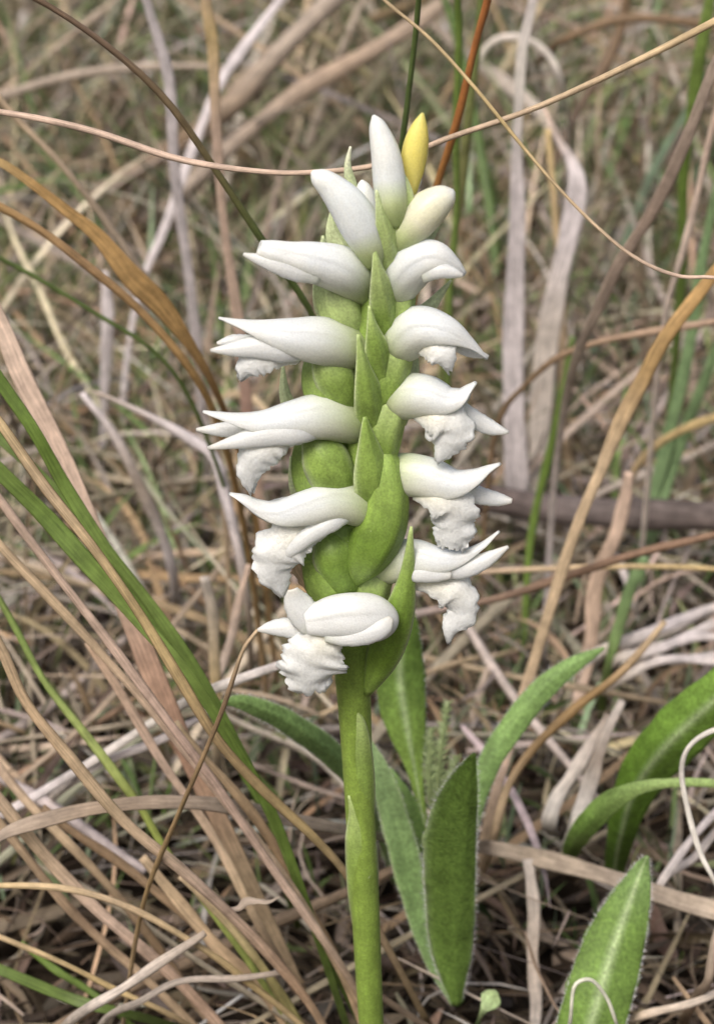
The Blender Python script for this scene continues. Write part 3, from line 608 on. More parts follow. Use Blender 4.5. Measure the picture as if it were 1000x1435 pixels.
# ------------------------------------------------------------------ grass one can tell apart
TAN = (0.50, 0.38, 0.25); PINK = (0.52, 0.39, 0.31); PALE = (0.57, 0.51, 0.46); LILAC = (0.59, 0.54, 0.55); BRN = (0.20, 0.135, 0.08)
ORG = (0.46, 0.29, 0.12); GREY = (0.34, 0.28, 0.23); RUST = (0.33, 0.12, 0.04); DKB = (0.10, 0.07, 0.05); GRN = (0.14, 0.215, 0.045); GRN2 = (0.20, 0.285, 0.075); OLV = (0.12, 0.17, 0.05); BLG = (0.22, 0.33, 0.16); WHT = (0.66, 0.62, 0.57); GOLD = (0.50, 0.38, 0.19)
def blade(name, label, cat, ctrl, cols, thick=0.35, fold=0.0, wob=0.00025, group=None, mat=None, **kw):
    c0 = cols if isinstance(cols, list) else [cols]
    g = all(c[1] > c[0] * 1.15 for c in c0)
    if g and name == 'grass_straw': name = 'grass_shoot'
    o = sweep(name, ctrl, cols, mat or M['green' if g else 'straw'], n=kw.pop('n', 44), m=10, thick=thick, fold=fold, wob=wob, **kw)
    return tag(o, label, cat, group)
S_, B_ = 'grass_stalk', 'grass_straw'
# --- upper left
blade(S_, 'dark stalk, brown above and green below, slanting down behind the flowers from the upper left', 'stalk', [(-60, -60, 20, 4), (60, 0, 22, 4.5), (150, 65, 24, 5), (230, 140, 26, 5), (310, 250, 29, 5), (370, 340, 32, 5), (435, 440, 36, 5), (478, 560, 42, 5), (500, 760, 55, 5), (505, 1000, 'g', 5)], [BRN, (0.19, 0.13, 0.09), (0.20, 0.15, 0.08), OLV, OLV, OLV, OLV, GRN], 0.9, mat=M['straw'])
blade(S_, 'long thin pinkish stalk sagging behind the topmost buds like a slack wire', 'stalk', [(-700, 900, 'g', 4), (-420, 300, 60, 4), (-150, 150, 30, 4), (0, 160, 18, 4.5), (120, 184, 16, 4.5), (250, 225, 15, 4.5), (360, 241, 14, 4.2), (430, 242, 13, 4), (540, 228, 12, 4), (620, 195, 11, 4.2), (760, 145, 9, 4.5), (1000, 28, 6, 5), (1150, -60, 4, 5)], [TAN, PINK, PINK, PINK, (0.5, 0.38, 0.28), GOLD], 0.9, wob=0.0001, n=80)
blade(B_, 'bleached lilac-white upright blade crossing under the sagging pinkish stalk', 'grass blade', [(195, -60, 118, 7), (205, 0, 120, 7), (235, 110, 122, 7.5), (245, 220, 124, 7.5), (258, 330, 127, 7.5), (270, 440, 130, 7), (282, 560, 135, 7), (290, 760, 'g', 6)], LILAC, 0.3, fold=0.2)
blade(B_, 'upright pink blade with a yellowish knee near its top, left of the blooms', 'grass blade', [(288, -60, 98, 8), (290, 0, 99, 8), (299, 60, 100, 8.5), (302, 150, 101, 7), (310, 260, 103, 6.5), (318, 350, 105, 7), (330, 450, 107, 8), (345, 580, 110, 8), (365, 700, 114, 8), (380, 900, 'g', 6)], [PINK, GOLD, PINK, PINK, PINK, (0.42, 0.27, 0.22), PINK, PINK], 0.3, fold=0.2)
blade(B_, 'bleached blade slanting across behind the lilac-white upright one', 'grass blade', [(430, -60, 190, 5), (390, 0, 188, 6), (310, 110, 180, 7), (270, 200, 176, 7), (228, 320, 172, 6), (200, 400, 170, 5), (165, 690, 'g', 4)], LILAC, 0.3)
blade(S_, 'thick weathered brown stalk slanting up to the right over darker gaps', 'stalk', [(560, -70, 250, 13), (480, -10, 245, 14), (380, 85, 238, 15), (315, 155, 233, 15), (230, 215, 228, 13), (150, 260, 222, 12), (60, 340, 'g', 11)], [GREY, GREY, BRN, GREY, BRN], 0.8)
blade(S_, 'brown stalk running parallel below the thick weathered one', 'stalk', [(700, -60, 255, 12), (620, 5, 250, 12), (520, 70, 240, 12), (420, 130, 232, 12), (330, 200, 225, 11), (240, 280, 215, 9), (150, 370, 'g', 8)], [GREY, (0.36, 0.27, 0.2), GREY, BRN], 0.6)
blade(S_, 'greyish straw bent into a low arch beside the upright bleached blade', 'stalk', [(-80, 170, 'g', 7), (0, 136, 225, 7), (60, 115, 222, 7), (130, 100, 219, 7), (190, 94, 217, 6), (250, 92, 216, 5), (320, 94, 215, 3)], GREY, 0.7)
blade(B_, 'orange-brown blade swelling wide before it bends down', 'grass blade', [(-80, 200, 44, 5), (0, 226, 46, 6), (45, 252, 47, 7), (95, 288, 48, 8), (140, 325, 49, 11), (185, 385, 50, 16), (225, 430, 52, 13), (262, 485, 54, 8), (295, 545, 57, 5), (350, 700, 70, 4), (400, 1010, 'g', 4)], [GOLD, ORG, ORG, ORG, (0.36, 0.22, 0.1), ORG, TAN], 0.12, fold=0.25)
blade(S_, 'orange-brown stalk curving down just under the wide orange-brown blade', 'stalk', [(-80, 255, 38, 5), (0, 286, 40, 6), (60, 322, 41, 6), (130, 378, 42, 6.5), (200, 440, 44, 6), (265, 515, 46, 5), (300, 580, 50, 5), (350, 800, 70, 4), (380, 1030, 'g', 4)], [ORG, (0.36, 0.23, 0.12), ORG, ORG, TAN], 0.7)
blade(S_, 'thin tan stalk slanting above the wide orange-brown blade', 'stalk', [(-30, 100, 78, 4), (20, 165, 79, 5), (80, 230, 80, 5), (150, 310, 82, 5), (215, 400, 84, 5), (262, 485, 87, 4.5), (300, 600, 90, 4), (330, 960, 'g', 4)], [TAN, GREY, TAN], 0.7)
blade(S_, 'thin green stalk low on the left, under the orange-brown ones', 'stalk', [(-80, 320, 64, 3), (0, 362, 66, 3.2), (60, 396, 67, 3.2), (130, 440, 68, 3.2), (220, 497, 70, 3.2), (270, 560, 72, 3), (340, 760, 80, 3), (380, 1010, 'g', 3)], OLV, 0.9)
# --- left, middle
blade(B_, 'wide pale pink blade leaning behind the bright green ones', 'grass blade', [(-60, 330, 42, 10), (0, 440, 40, 12), (40, 535, 38, 14), (90, 640, 36, 14), (130, 745, 34, 13), (180, 865, 32, 15), (215, 960, 30, 16), (265, 1075, 29, 15), (330, 1200, 28, 11), (430, 1400, 'g', 8)], [PINK, (0.52, 0.4, 0.32), PINK, PINK, (0.44, 0.29, 0.21), (0.45, 0.28, 0.2), TAN, TAN], 0.12, fold=0.15)
blade(B_, 'bright green blade leaning from the left edge, uppermost of the green ones', 'grass blade', [(-50, 430, 20, 8), (0, 520, 20, 9), (50, 600, 19, 9), (90, 680, 19, 9), (140, 765, 18, 9), (200, 845, 18, 9), (262, 935, 17, 9), (330, 1055, 16, 8), (380, 1150, 16, 7), (430, 1270, 16, 6), (520, 1450, 'g', 5)], [GRN, GRN, GRN2, GRN, GRN2, GRN], 0.3, fold=0.3)
blade(S_, 'golden-edged brown stalk leaning long in front of the green blades', 'stalk', [(-60, 520, 4, 6), (0, 592, 4, 7), (60, 680, 4, 7.5), (130, 772, 4, 7.5), (200, 870, 5, 7.5), (260, 960, 5, 7.5), (310, 1038, 6, 7), (370, 1108, 8, 7), (440, 1175, 10, 7), (490, 1230, 13, 6), (545, 1330, 18, 5), (600, 1440, 'g', 5)], [GOLD, TAN, GOLD, (0.4, 0.29, 0.16), GOLD, TAN, (0.25, 0.19, 0.1)], 0.5, fold=0.3, edge=(0.24, 0.16, 0.08))
blade(B_, 'broad green blade with lengthwise ridges, lower of the two leaning across the left', 'grass blade', [(-60, 600, 14, 11), (0, 662, 14, 12), (60, 725, 14, 12), (120, 795, 13, 12), (190, 870, 13, 11), (265, 950, 13, 9), (330, 1050, 14, 8), (385, 1150, 15, 7), (440, 1290, 16, 6), (500, 1470, 'g', 5)], [GRN2, GRN, GRN2, GRN, GRN, OLV], 0.2, fold=0.4)
blade(B_, 'green blade in deep shade under the broad ridged one', 'grass blade', [(-60, 560, 36, 8), (0, 615, 35, 8), (80, 690, 34, 8), (150, 780, 33, 8), (215, 870, 32, 8), (290, 980, 30, 7), (340, 1080, 30, 6), (420, 1300, 'g', 5)], [OLV, GRN, GRN], 0.3, fold=0.3)
pinks = [
 ('smooth pink stalk, topmost of the sheaf slanting into the lower corner', [(-50, 630, 10, 7), (0, 700, 10, 7.5), (80, 808, 10, 8), (160, 912, 10, 8), (230, 1005, 10, 8), (300, 1095, 11, 8), (390, 1225, 12, 8), (460, 1330, 13, 7), (540, 1470, 'g', 6)], [PINK, PINK, (0.48, 0.35, 0.29), PINK, TAN], 0.7),
 ('tan stalk lying right against the smooth pink one', [(-60, 690, 14, 7), (0, 765, 14, 8), (75, 848, 14, 8), (150, 928, 14, 8), (235, 1018, 14, 8), (325, 1130, 14, 8), (420, 1265, 14, 8), (480, 1370, 15, 7), (560, 1500, 'g', 6)], [TAN, TAN, PINK, TAN, BRN], 0.5),
 ('tan stalk bowed like a crook in front of the leaning sheaf', [(-25, 860, 4, 8), (0, 908, 4, 9), (35, 985, 4, 10), (95, 1060, 4, 10), (175, 1150, 5, 10), (262, 1222, 6, 10), (345, 1305, 8, 9), (430, 1410, 10, 8), (500, 1530, 'g', 6)], [TAN, (0.48, 0.35, 0.22), TAN, PINK, (0.40, 0.27, 0.18), TAN], 0.6),
 ('yellow-green jointed stem crossing beneath the leaning straw sheaf', [(-60, 730, 23, 2), (-20, 805, 22.5, 5), (20, 880, 22, 6), (60, 955, 21, 6.5), (120, 1032, 20, 7), (180, 1108, 19, 8.5), (200, 1135, 19, 7), (232, 1192, 18, 7), (290, 1272, 17, 6.5), (350, 1350, 16, 6), (440, 1480, 'g', 5)], [(0.26, 0.3, 0.1), (0.2, 0.28, 0.08), (0.3, 0.36, 0.12), (0.34, 0.4, 0.1), (0.3, 0.36, 0.1), (0.28, 0.3, 0.1)], 0.7),
 ('thick pink straw low in the corner sheaf', [(-60, 1050, 14, 10), (0, 1122, 14, 11), (60, 1192, 14, 11), (140, 1275, 14, 11), (225, 1358, 14, 10), (310, 1440, 14, 9), (400, 1540, 'g', 7)], [PINK, TAN, PINK, (0.42, 0.29, 0.21), PINK], 0.4),
 ('straw pressed along the underside of the thick pink one', [(-60, 1090, 18, 8), (0, 1160, 18, 8), (70, 1240, 18, 8), (150, 1325, 18, 8), (240, 1400, 17, 8), (330, 1500, 'g', 7)], [TAN, (0.34, 0.24, 0.16), TAN], 0.5),
 ('slim straw arching level out of the left edge then down into the sheaf', [(-80, 1252, 6, 5), (0, 1240, 6, 5.5), (95, 1246, 6, 6), (195, 1278, 7, 6), (285, 1328, 8, 6), (355, 1385, 10, 6), (430, 1445, 12, 5), (520, 1540, 'g', 5)], [GOLD, TAN, GOLD, TAN], 0.8),
 ('slim straw below the level arching one', [(-80, 1280, 10, 4), (0, 1312, 10, 5), (80, 1350, 10, 5), (160, 1390, 11, 5), (240, 1422, 12, 5), (330, 1480, 'g', 5)], [TAN, GOLD, TAN], 0.8),
 ('pinkish straw leaning inside the sheaf toward the stem foot', [(120, 900, 26, 7), (180, 985, 25, 8), (240, 1080, 24, 8), (300, 1180, 23, 8), (360, 1290, 22, 8), (420, 1400, 'g', 7)], [(0.48, 0.34, 0.24), PINK, TAN, PINK], 0.3),
 ('brown straw leaning closest to the orchid stem foot', [(250, 1010, 18, 6), (320, 1100, 18, 8), (390, 1200, 17, 9), (440, 1290, 16, 9), (485, 1380, 16, 8), (540, 1500, 'g', 6)], [TAN, (0.36, 0.25, 0.15), (0.3, 0.2, 0.12), TAN], 0.5),
 ('dull brown straw deep in the sheaf beneath the arching slim straws', [(60, 1130, 22, 7), (150, 1200, 21, 8), (240, 1270, 20, 8), (340, 1360, 19, 8), (430, 1450, 'g', 7)], [BRN, (0.3, 0.21, 0.13), TAN], 0.5),
 ('wide tan straw fanning out at the bottom of the sheaf', [(200, 1200, 20, 8), (280, 1290, 19, 11), (350, 1375, 18, 12), (420, 1470, 17, 10), (480, 1560, 'g', 8)], [TAN, (0.42, 0.3, 0.19), TAN], 0.2),
 ('straw with an olive tinge at the bottom of the sheaf', [(250, 1230, 14, 6), (320, 1300, 14, 7), (380, 1370, 14, 8), (430, 1450, 14, 8), (470, 1540, 'g', 7)], [TAN, (0.32, 0.28, 0.12), (0.26, 0.26, 0.09)], 0.5),
 ('long tan straw slanting from the edge through the lower sheaf', [(-60, 1010, 30, 7), (20, 1100, 29, 8), (100, 1180, 28, 8), (190, 1290, 26, 8), (270, 1400, 24, 8), (360, 1520, 'g', 7)], [PINK, TAN, BRN, TAN], 0.5),
]
for l, c, k, t in pinks:
    c = [(*r[:3], r[3] * 0.82) for r in c]
    blade(S_ if t > 0.45 else B_, l, 'straw', c, k, t, group='sheaf of leaning straw')
blade(B_, 'flat grey-brown blade bridging level across the leaning straw', 'grass blade', [(-10, 1180, 12, 6), (12, 1166, 12, 9), (60, 1150, 12, 10), (130, 1133, 13, 10), (220, 1125, 15, 10), (300, 1128, 18, 11), (400, 1146, 24, 10), (490, 1164, 30, 8), (600, 1190, 'g', 5)], [GREY, (0.3, 0.23, 0.17), GREY, (0.3, 0.25, 0.2), GREY], 0.1, wob=0.0001)
blade(S_, 'wiry brown stalk reaching up to touch a sepal of the lowest flower', 'stalk', [(362, 884, -3, 2.5), (340, 905, -3, 3), (318, 945, -3, 3.2), (292, 1010, -2, 3.5), (268, 1080, -1, 3.6), (242, 1158, 2, 3.6), (215, 1260, 8, 3.6), (170, 1470, 'g', 3)], [TAN, BRN, (0.3, 0.21, 0.11), (0.34, 0.24, 0.12), TAN], 0.9)
blade(B_, 'bleached grey straw rising rightward behind the sheaf to the lowest flower', 'straw', [(-80, 1190, 'g', 5), (0, 1140, 44, 6), (80, 1092, 42, 6.5), (180, 1040, 38, 6.5), (300, 972, 34, 7), (400, 932, 31, 6), (440, 918, 30, 3)], [PALE, LILAC, WHT, LILAC], 0.5)
blade(B_, 'shorter bleached straw beneath the long bleached one', 'straw', [(60, 1135, 'g', 5), (110, 1090, 42, 6), (170, 1055, 40, 6), (240, 1028, 38, 6), (300, 1005, 36, 4)], [PALE, LILAC], 0.5)
blade(B_, 'narrow dark green blade sinking behind the golden-edged stalk', 'grass blade', [(240, 890, 32, 7), (275, 955, 31, 7), (330, 1060, 30, 7), (372, 1135, 29, 7), (410, 1220, 28, 6), (470, 1370, 'g', 5)], [GRN, GRN, OLV], 0.3, fold=0.3)
blade(B_, 'dark green blade low in the corner', 'grass blade', [(-80, 1335, 16, 7), (0, 1362, 16, 8), (90, 1390, 16, 8), (160, 1412, 16, 7), (260, 1450, 'g', 5)], [GRN, OLV], 0.2, fold=0.3)
blade(B_, 'thin green blade under the corner straw', 'grass blade', [(30, 1320, 26, 4), (80, 1360, 25, 5), (130, 1395, 24, 5), (200, 1450, 'g', 4)], GRN, 0.3)
blade(S_, 'grey straw rising rightward in front of the lowest sheaf', 'straw', [(60, 1460, 'g', 6), (120, 1415, 6, 7), (180, 1382, 6, 7), (238, 1342, 6, 7), (288, 1310, 7, 5)], [GREY, PALE, GREY], 0.6)
blade(S_, 'grey straw lying nearly level at the foot of the sheaf', 'straw', [(120, 1460, 'g', 5), (180, 1410, 8, 5), (240, 1382, 8, 5), (320, 1370, 9, 5), (405, 1362, 11, 4)], [PALE, GREY], 0.6)
blade(B_, 'white papery chip caught on the leaning straw', 'litter', [(318, 1276, 9, 1), (340, 1269, 9, 6), (365, 1262, 9, 4), (392, 1258, 9, 1)], GREY, 0.1)
blade(B_, 'upright pale straw stub standing left of the lowest flower', 'straw', [(288, 810, 60, 7), (295, 870, 61, 8), (303, 950, 62, 8), (306, 1040, 64, 8), (308, 1110, 'g', 6)], [PALE, GOLD, PALE], 0.4)
blade(B_, 'pale straw leaning against the upright stub', 'straw', [(345, 790, 68, 4), (330, 860, 67, 6), (312, 920, 66, 6), (300, 990, 66, 5), (285, 1080, 'g', 4)], [PINK, PALE], 0.4)
blade(S_, 'purplish bent twig in the gap beside the frilled flowers on the left', 'twig', [(115, 550, 96, 4), (160, 610, 95, 7), (200, 690, 95, 8), (225, 745, 96, 8), (240, 800, 98, 7), (250, 900, 'g', 5)], [LILAC, GREY, LILAC, GREY], 0.8)
blade(S_, 'long purplish twig running down to the lowest frilled flower', 'twig', [(130, 550, 82, 3), (200, 580, 80, 5), (260, 612, 79, 7), (300, 640, 78, 8), (318, 690, 77, 8), (335, 760, 76, 7), (345, 850, 76, 5), (350, 1000, 'g', 4)], [GREY, LILAC, LILAC, GREY, GREY], 0.8)
blade(B_, 'level brown straw behind the purplish twigs', 'straw', [(150, 790, 'g', 5), (190, 784, 125, 6), (250, 777, 124, 6), (310, 776, 123, 6), (345, 778, 'g', 4)], [PINK, TAN], 0.6)
blade(B_, 'short lilac blade standing beside the orange-brown stalks', 'grass blade', [(148, 380, 150, 5), (150, 450, 150, 9), (150, 500, 151, 9), (146, 545, 152, 6), (140, 740, 'g', 4)], LILAC, 0.2)
# --- upper right
blade(S_, 'thin dark green stalk rising between the white and the yellow bud', 'stalk', [(588, -80, 30, 3.5), (583, 0, 32, 4), (575, 80, 34, 4), (566, 160, 36, 4), (556, 260, 40, 4), (545, 500, 50, 4), (520, 780, 60, 4), (505, 1020, 'g', 4)], [OLV, (0.09, 0.13, 0.05), OLV], 0.9)
blade(S_, 'green upright stalk beside the rusty one', 'stalk', [(642, -80, 88, 5), (638, 0, 90, 5.5), (632, 90, 92, 5.5), (628, 200, 95, 5), (634, 300, 98, 5), (640, 420, 101, 4.5), (620, 900, 'g', 4)], [GRN, GRN2, OLV], 0.8, wob=0.0004)
blade(S_, 'rusty orange stalk leaning beside the yellow bud', 'stalk', [(705, -80, 44, 5), (688, 0, 46, 5.5), (668, 70, 48, 5.5), (648, 150, 50, 5.5), (630, 210, 52, 5.5), (612, 262, 54, 5), (580, 400, 58, 4), (530, 760, 66, 4), (510, 1010, 'g', 4)], [RUST, (0.4, 0.16, 0.05), (0.3, 0.16, 0.05), OLV, OLV], 0.8)
blade(S_, 'olive stalk close behind the rusty one', 'stalk', [(676, -80, 108, 5), (668, 20, 110, 6), (658, 150, 112, 7), (645, 280, 115, 6), (632, 380, 118, 5), (600, 850, 'g', 4)], [OLV, (0.2, 0.2, 0.08), OLV], 0.6)
blade(S_, 'hair-thin tan stalk drooping in a long curve over the right side', 'stalk', [(480, -60, 8, 2.2), (540, 0, 8, 2.4), (600, 50, 7, 2.5), (660, 115, 6, 2.6), (720, 190, 5, 2.6), (770, 250, 4, 2.6), (830, 312, 3, 2.6), (890, 360, 2, 2.6), (950, 385, 2, 2.6), (1010, 389, 2, 2.6), (1250, 500, 10, 2.5), (1400, 1200, 'g', 2.5)], [TAN, GOLD, PINK, PINK, TAN], 0.9, n=90)
blade(B_, 'widest bleached white upright blade, right of the blooms', 'grass blade', [(752, -60, 126, 6), (745, 0, 127, 6.5), (731, 65, 128, 7), (725, 150, 129, 7), (722, 205, 130, 8), (725, 300, 131, 11), (723, 400, 132, 13), (720, 490, 133, 15), (722, 600, 134, 17), (728, 700, 136, 15), (730, 775, 'g', 10)], [LILAC, WHT, LILAC, LILAC, LILAC, LILAC], 0.15, fold=0.35)
blade(B_, 'bleached blade kinked over at its top, beside the widest white one', 'grass blade', [(762, 150, 151, 3), (782, 190, 150, 4), (803, 224, 149, 8), (811, 258, 148, 13), (797, 330, 148, 14), (780, 400, 148, 15), (764, 490, 148, 16), (755, 580, 148, 15), (748, 770, 'g', 10)], [PINK, LILAC, LILAC, PALE, PALE, PALE], 0.15, fold=0.3)
blade(S_, 'straight slim tan straw standing among the bleached blades', 'straw', [(772, 180, 158, 4), (775, 230, 157, 5), (780, 330, 156, 5), (786, 430, 155, 5), (786, 530, 154, 5.5), (793, 640, 153, 6), (798, 735, 'g', 5)], [GOLD, TAN, TAN], 0.7)
blade(B_, 'grey-brown blade slanting down from the right edge', 'grass blade', [(1040, 20, 62, 8), (1000, 95, 64, 8), (960, 195, 67, 8), (915, 290, 71, 9), (870, 365, 75, 9), (840, 430, 79, 8), (808, 500, 84, 6), (780, 640, 95, 5), (760, 940, 'g', 4)], [GREY, (0.34, 0.26, 0.21), GREY, LILAC], 0.3, fold=0.2)
blade(S_, 'slim pinkish straw slanting beside the grey-brown blade', 'straw', [(1030, 60, 92, 5), (1000, 180, 94, 5), (975, 280, 96, 5), (950, 360, 98, 5), (930, 440, 101, 4), (890, 880, 'g', 4)], [PINK, PALE], 0.7)
blade(S_, 'level tan straw curving down past the bleached blades', 'straw', [(1120, 430, 'h30', 4), (1000, 449, 92, 5), (900, 466, 94, 5), (830, 482, 96, 5), (780, 502, 99, 5), (735, 540, 102, 4), (700, 585, 105, 4), (670, 900, 'g', 3)], [TAN, (0.4, 0.28, 0.2), BRN, BRN], 0.8)
blade(B_, 'pale blue-green blade standing upright above the dead stick', 'grass blade', [(1010, 240, 122, 6), (994, 330, 124, 7), (975, 430, 126, 8), (950, 545, 128, 9), (926, 645, 130, 9), (880, 830, 'g', 7)], BLG, 0.3, fold=0.2)
blade(B_, 'second pale blue-green blade meeting the first at the dead stick', 'grass blade', [(1050, 360, 118, 6), (1005, 480, 122, 7), (975, 565, 126, 8), (945, 645, 130, 8), (890, 840, 'g', 7)], BLG, 0.3, fold=0.2)
blade(B_, 'long brown blade crossing down in front of the dead stick', 'grass blade', [(1090, 250, 60, 2), (1040, 330, 61, 6), (990, 400, 62, 9), (930, 480, 62, 11), (900, 535, 62, 11), (870, 592, 62, 10), (845, 655, 62, 8.5), (815, 722, 62, 8.5), (782, 808, 62, 8.5), (757, 888, 61, 8), (736, 968, 60, 8), (712, 1058, 58, 8), (692, 1125, 56, 8), (665, 1220, 'g', 7)], [(0.26, 0.16, 0.06), ORG, (0.3, 0.2, 0.09), TAN, TAN, TAN, PINK, TAN], 0.4, fold=0.2)
blade(S_, 'thin straw coming in level below the dead stick', 'straw', [(560, 802, 84, 3), (690, 796, 82, 4), (800, 795, 80, 4), (900, 796, 78, 4), (1010, 802, 76, 4), (1150, 830, 70, 4), (1300, 980, 'g', 4)], [PINK, GOLD, TAN], 0.8)
blade(S_, 'dark purplish-brown stalk rising rightward over the level straw', 'stalk', [(470, 890, 'g', 5), (580, 860, 72, 5.5), (700, 838, 69, 6), (800, 806, 66, 6), (900, 774, 63, 6), (1000, 750, 60, 6), (1150, 700, 56, 5)], [LILAC, LILAC, (0.22, 0.15, 0.11), (0.19, 0.12, 0.08), (0.24, 0.15, 0.1), BRN], 0.8)
blade(B_, 'tan blade arching in from the right edge above the dead stick', 'grass blade', [(1100, 560, 104, 5), (1000, 586, 108, 6), (945, 608, 112, 6), (905, 638, 116, 6), (880, 680, 120, 5), (865, 745, 125, 5), (830, 870, 'g', 4)], [GOLD, GOLD, TAN, PINK], 0.5)
blade(B_, 'wide pinkish straw standing below the dead stick', 'straw', [(875, 660, 100, 7), (862, 740, 100, 10), (847, 800, 100, 11), (832, 870, 99, 11), (815, 950, 97, 10), (805, 1000, 'g', 8)], [PINK, (0.46, 0.34, 0.26), PINK], 0.2)
blade(B_, 'dark green narrow blade crossing the dead stick', 'grass blade', [(800, 470, 110, 4), (790, 525, 110, 6), (780, 585, 110, 6), (769, 645, 110, 6), (755, 705, 110, 6), (742, 780, 109, 5), (730, 940, 'g', 4)], [OLV, GRN, GRN], 0.4)
blade(B_, 'green blade showing below the thin level straw', 'grass blade', [(905, 780, 84, 7), (885, 820, 84, 9), (870, 870, 84, 8), (855, 920, 84, 7), (840, 1010, 'g', 5)], [BLG, GRN2], 0.3)
blade(S_, 'pale bent straw arching in the far grass at the top', 'straw', [(655, 300, 'h40', 4), (660, 130, 190, 5), (690, 60, 190, 5), (730, 52, 190, 5), (765, 72, 190, 5), (785, 110, 190, 4), (800, 420, 'g', 4)], [BLG, PALE, WHT, PALE], 0.6)
blade(S_, 'dark brown stalk bowed level across the far grass at the top', 'stalk', [(750, 90, 'h50', 5), (800, 50, 200, 6), (860, 30, 200, 7), (930, 28, 200, 7), (1000, 36, 200, 6), (1100, 60, 200, 6), (1250, 360, 'g', 5)], [BRN, BRN, DKB], 0.8)
blade(S_, 'dark stalk leaning steeply behind the bowed brown one', 'stalk', [(885, -20, 230, 6), (870, 40, 230, 8), (840, 100, 228, 8), (800, 160, 225, 7), (770, 240, 222, 6), (700, 440, 'g', 5)], [BRN, DKB, BRN], 0.6)
blade(B_, 'pale broad blade sloping behind the drooping thin stalk', 'grass blade', [(600, 30, 262, 5), (660, 80, 260, 8), (710, 118, 258, 9), (760, 160, 256, 9), (800, 215, 255, 8), (850, 330, 'g', 6)], [GREY, PALE, GREY], 0.15)
blade(B_, 'green blade standing near the right edge at the top', 'grass blade', [(1000, -20, 132, 7), (985, 60, 134, 9), (972, 120, 136, 9), (962, 200, 138, 8), (955, 330, 142, 7), (930, 720, 'g', 5)], [GRN2, GRN, OLV], 0.25)
# --- lower right
blade(S_, 'bent brown stalk bowing down toward the folded hairy leaf', 'stalk', [(930, 870, 58, 4), (870, 948, 55, 6), (805, 1000, 52, 6.5), (748, 1050, 50, 6.5), (712, 1100, 48, 6), (692, 1150, 47, 6), (672, 1220, 'g', 6)], [TAN, (0.3, 0.19, 0.08), (0.26, 0.17, 0.08), TAN, TAN], 0.6)
blade(B_, 'wide flat pale straw lying level behind the blunt hairy leaf', 'straw', [(670, 1188, 'h9', 9), (690, 1192, 46, 11), (760, 1205, 43, 12), (860, 1231, 37, 12.5), (940, 1255, 32, 13), (1010, 1278, 29, 13), (1150, 1320, 'g', 10)], [GREY, (0.44, 0.36, 0.28), GREY, (0.46, 0.38, 0.3), PALE], 0.1, fold=0.2)
blade('curled_thread', 'white thread-like root curling down the right edge', 'thread', [(1060, 1010, 20, 3), (1000, 1024, 20, 3.5), (968, 1048, 20, 3.8), (958, 1080, 20, 3.8), (968, 1140, 19, 4), (985, 1195, 18, 4), (1005, 1240, 17, 3.5), (1040, 1420, 'g', 3)], (0.66, 0.63, 0.58), 0.7)
blade('looped_thread', 'white thread looped over the foot of the blunt hairy leaf', 'thread', [(790, 1500, 'g', 2.5), (798, 1430, 6, 2.8), (806, 1378, 6, 2.8), (826, 1372, 6, 2.6), (848, 1396, 6, 2.6), (862, 1435, 6, 2.6), (880, 1500, 'g', 2.5)], (0.62, 0.62, 0.52), 0.8, wob=0.0001)
blade(B_, 'pale upright straw standing between the folded leaf and the blunt hairy leaf', 'straw', [(740, 1205, 44, 8), (745, 1260, 41, 9), (745, 1330, 36, 9), (750, 1400, 30, 9), (755, 1450, 'g', 8)], [PALE, (0.48, 0.4, 0.33), PALE], 0.2)
blade(B_, 'bleached bent blade leaning right of the arching leaf, the longer of two', 'straw', [(872, 985, 62, 5), (848, 1035, 58, 8), (828, 1090, 54, 11), (808, 1150, 50, 12), (790, 1205, 'g', 8)], [PALE, GREY, WHT, WHT], 0.2)
blade(B_, 'bleached bent blade leaning right of the arching leaf, the shorter of two', 'straw', [(850, 1000, 66, 5), (815, 1055, 62, 9), (790, 1110, 60, 10), (774, 1150, 58, 11), (772, 1172, 'g', 8)], [GREY, PALE, WHT, PALE], 0.25)
mats = [((1080, 830), (900, 888), (800, 940), 8), ((1080, 860), (920, 905), (830, 952), 7), ((1080, 885), (950, 900), (850, 925), 7), ((1080, 905), (960, 925), (870, 940), 6), ((1080, 930), (940, 930), (830, 968), 6), ((1080, 850), (980, 865), (880, 905), 6)]
for i, (a, b, c, wd) in enumerate(mats):
    blade(B_, 'bleached straw in the sloping heap below the thin level straw', 'straw', [(a[0], a[1], 'h14', wd * .8), (b[0], b[1], 'h12', wd), ((b[0] + c[0]) / 2, (b[1] + c[1]) / 2 - 4, 'h10', wd), (c[0], c[1], 'h4', wd * .5)], [PALE, LILAC, PALE, GREY], 0.3, wob=0.0005, group='heap of bleached straw', seed=300 + i)
blade(S_, 'thin bleached straw crossing behind the curled white thread', 'straw', [(1010, 1130, 'h14', 5), (960, 1190, 38, 6), (925, 1240, 34, 6), (880, 1320, 'g', 5)], [LILAC, PALE], 0.5)
blade(S_, 'thin bleached straw lying at the right edge under the wide flat one', 'straw', [(1020, 1150, 'h10', 5), (970, 1200, 40, 6), (930, 1235, 38, 6), (890, 1290, 'g', 5)], [PALE, LILAC], 0.5)
blade(S_, 'slim straw slanting in the lowest right corner', 'straw', [(1040, 1380, 'h8', 5), (960, 1405, 14, 6), (900, 1420, 13, 6), (840, 1470, 'g', 5)], [PALE, TAN], 0.7)
blade(S_, 'dark straw rising in the lowest right corner', 'straw', [(1010, 1300, 14, 6), (985, 1370, 13, 7), (960, 1440, 'g', 7)], [GREY, BRN], 0.6)

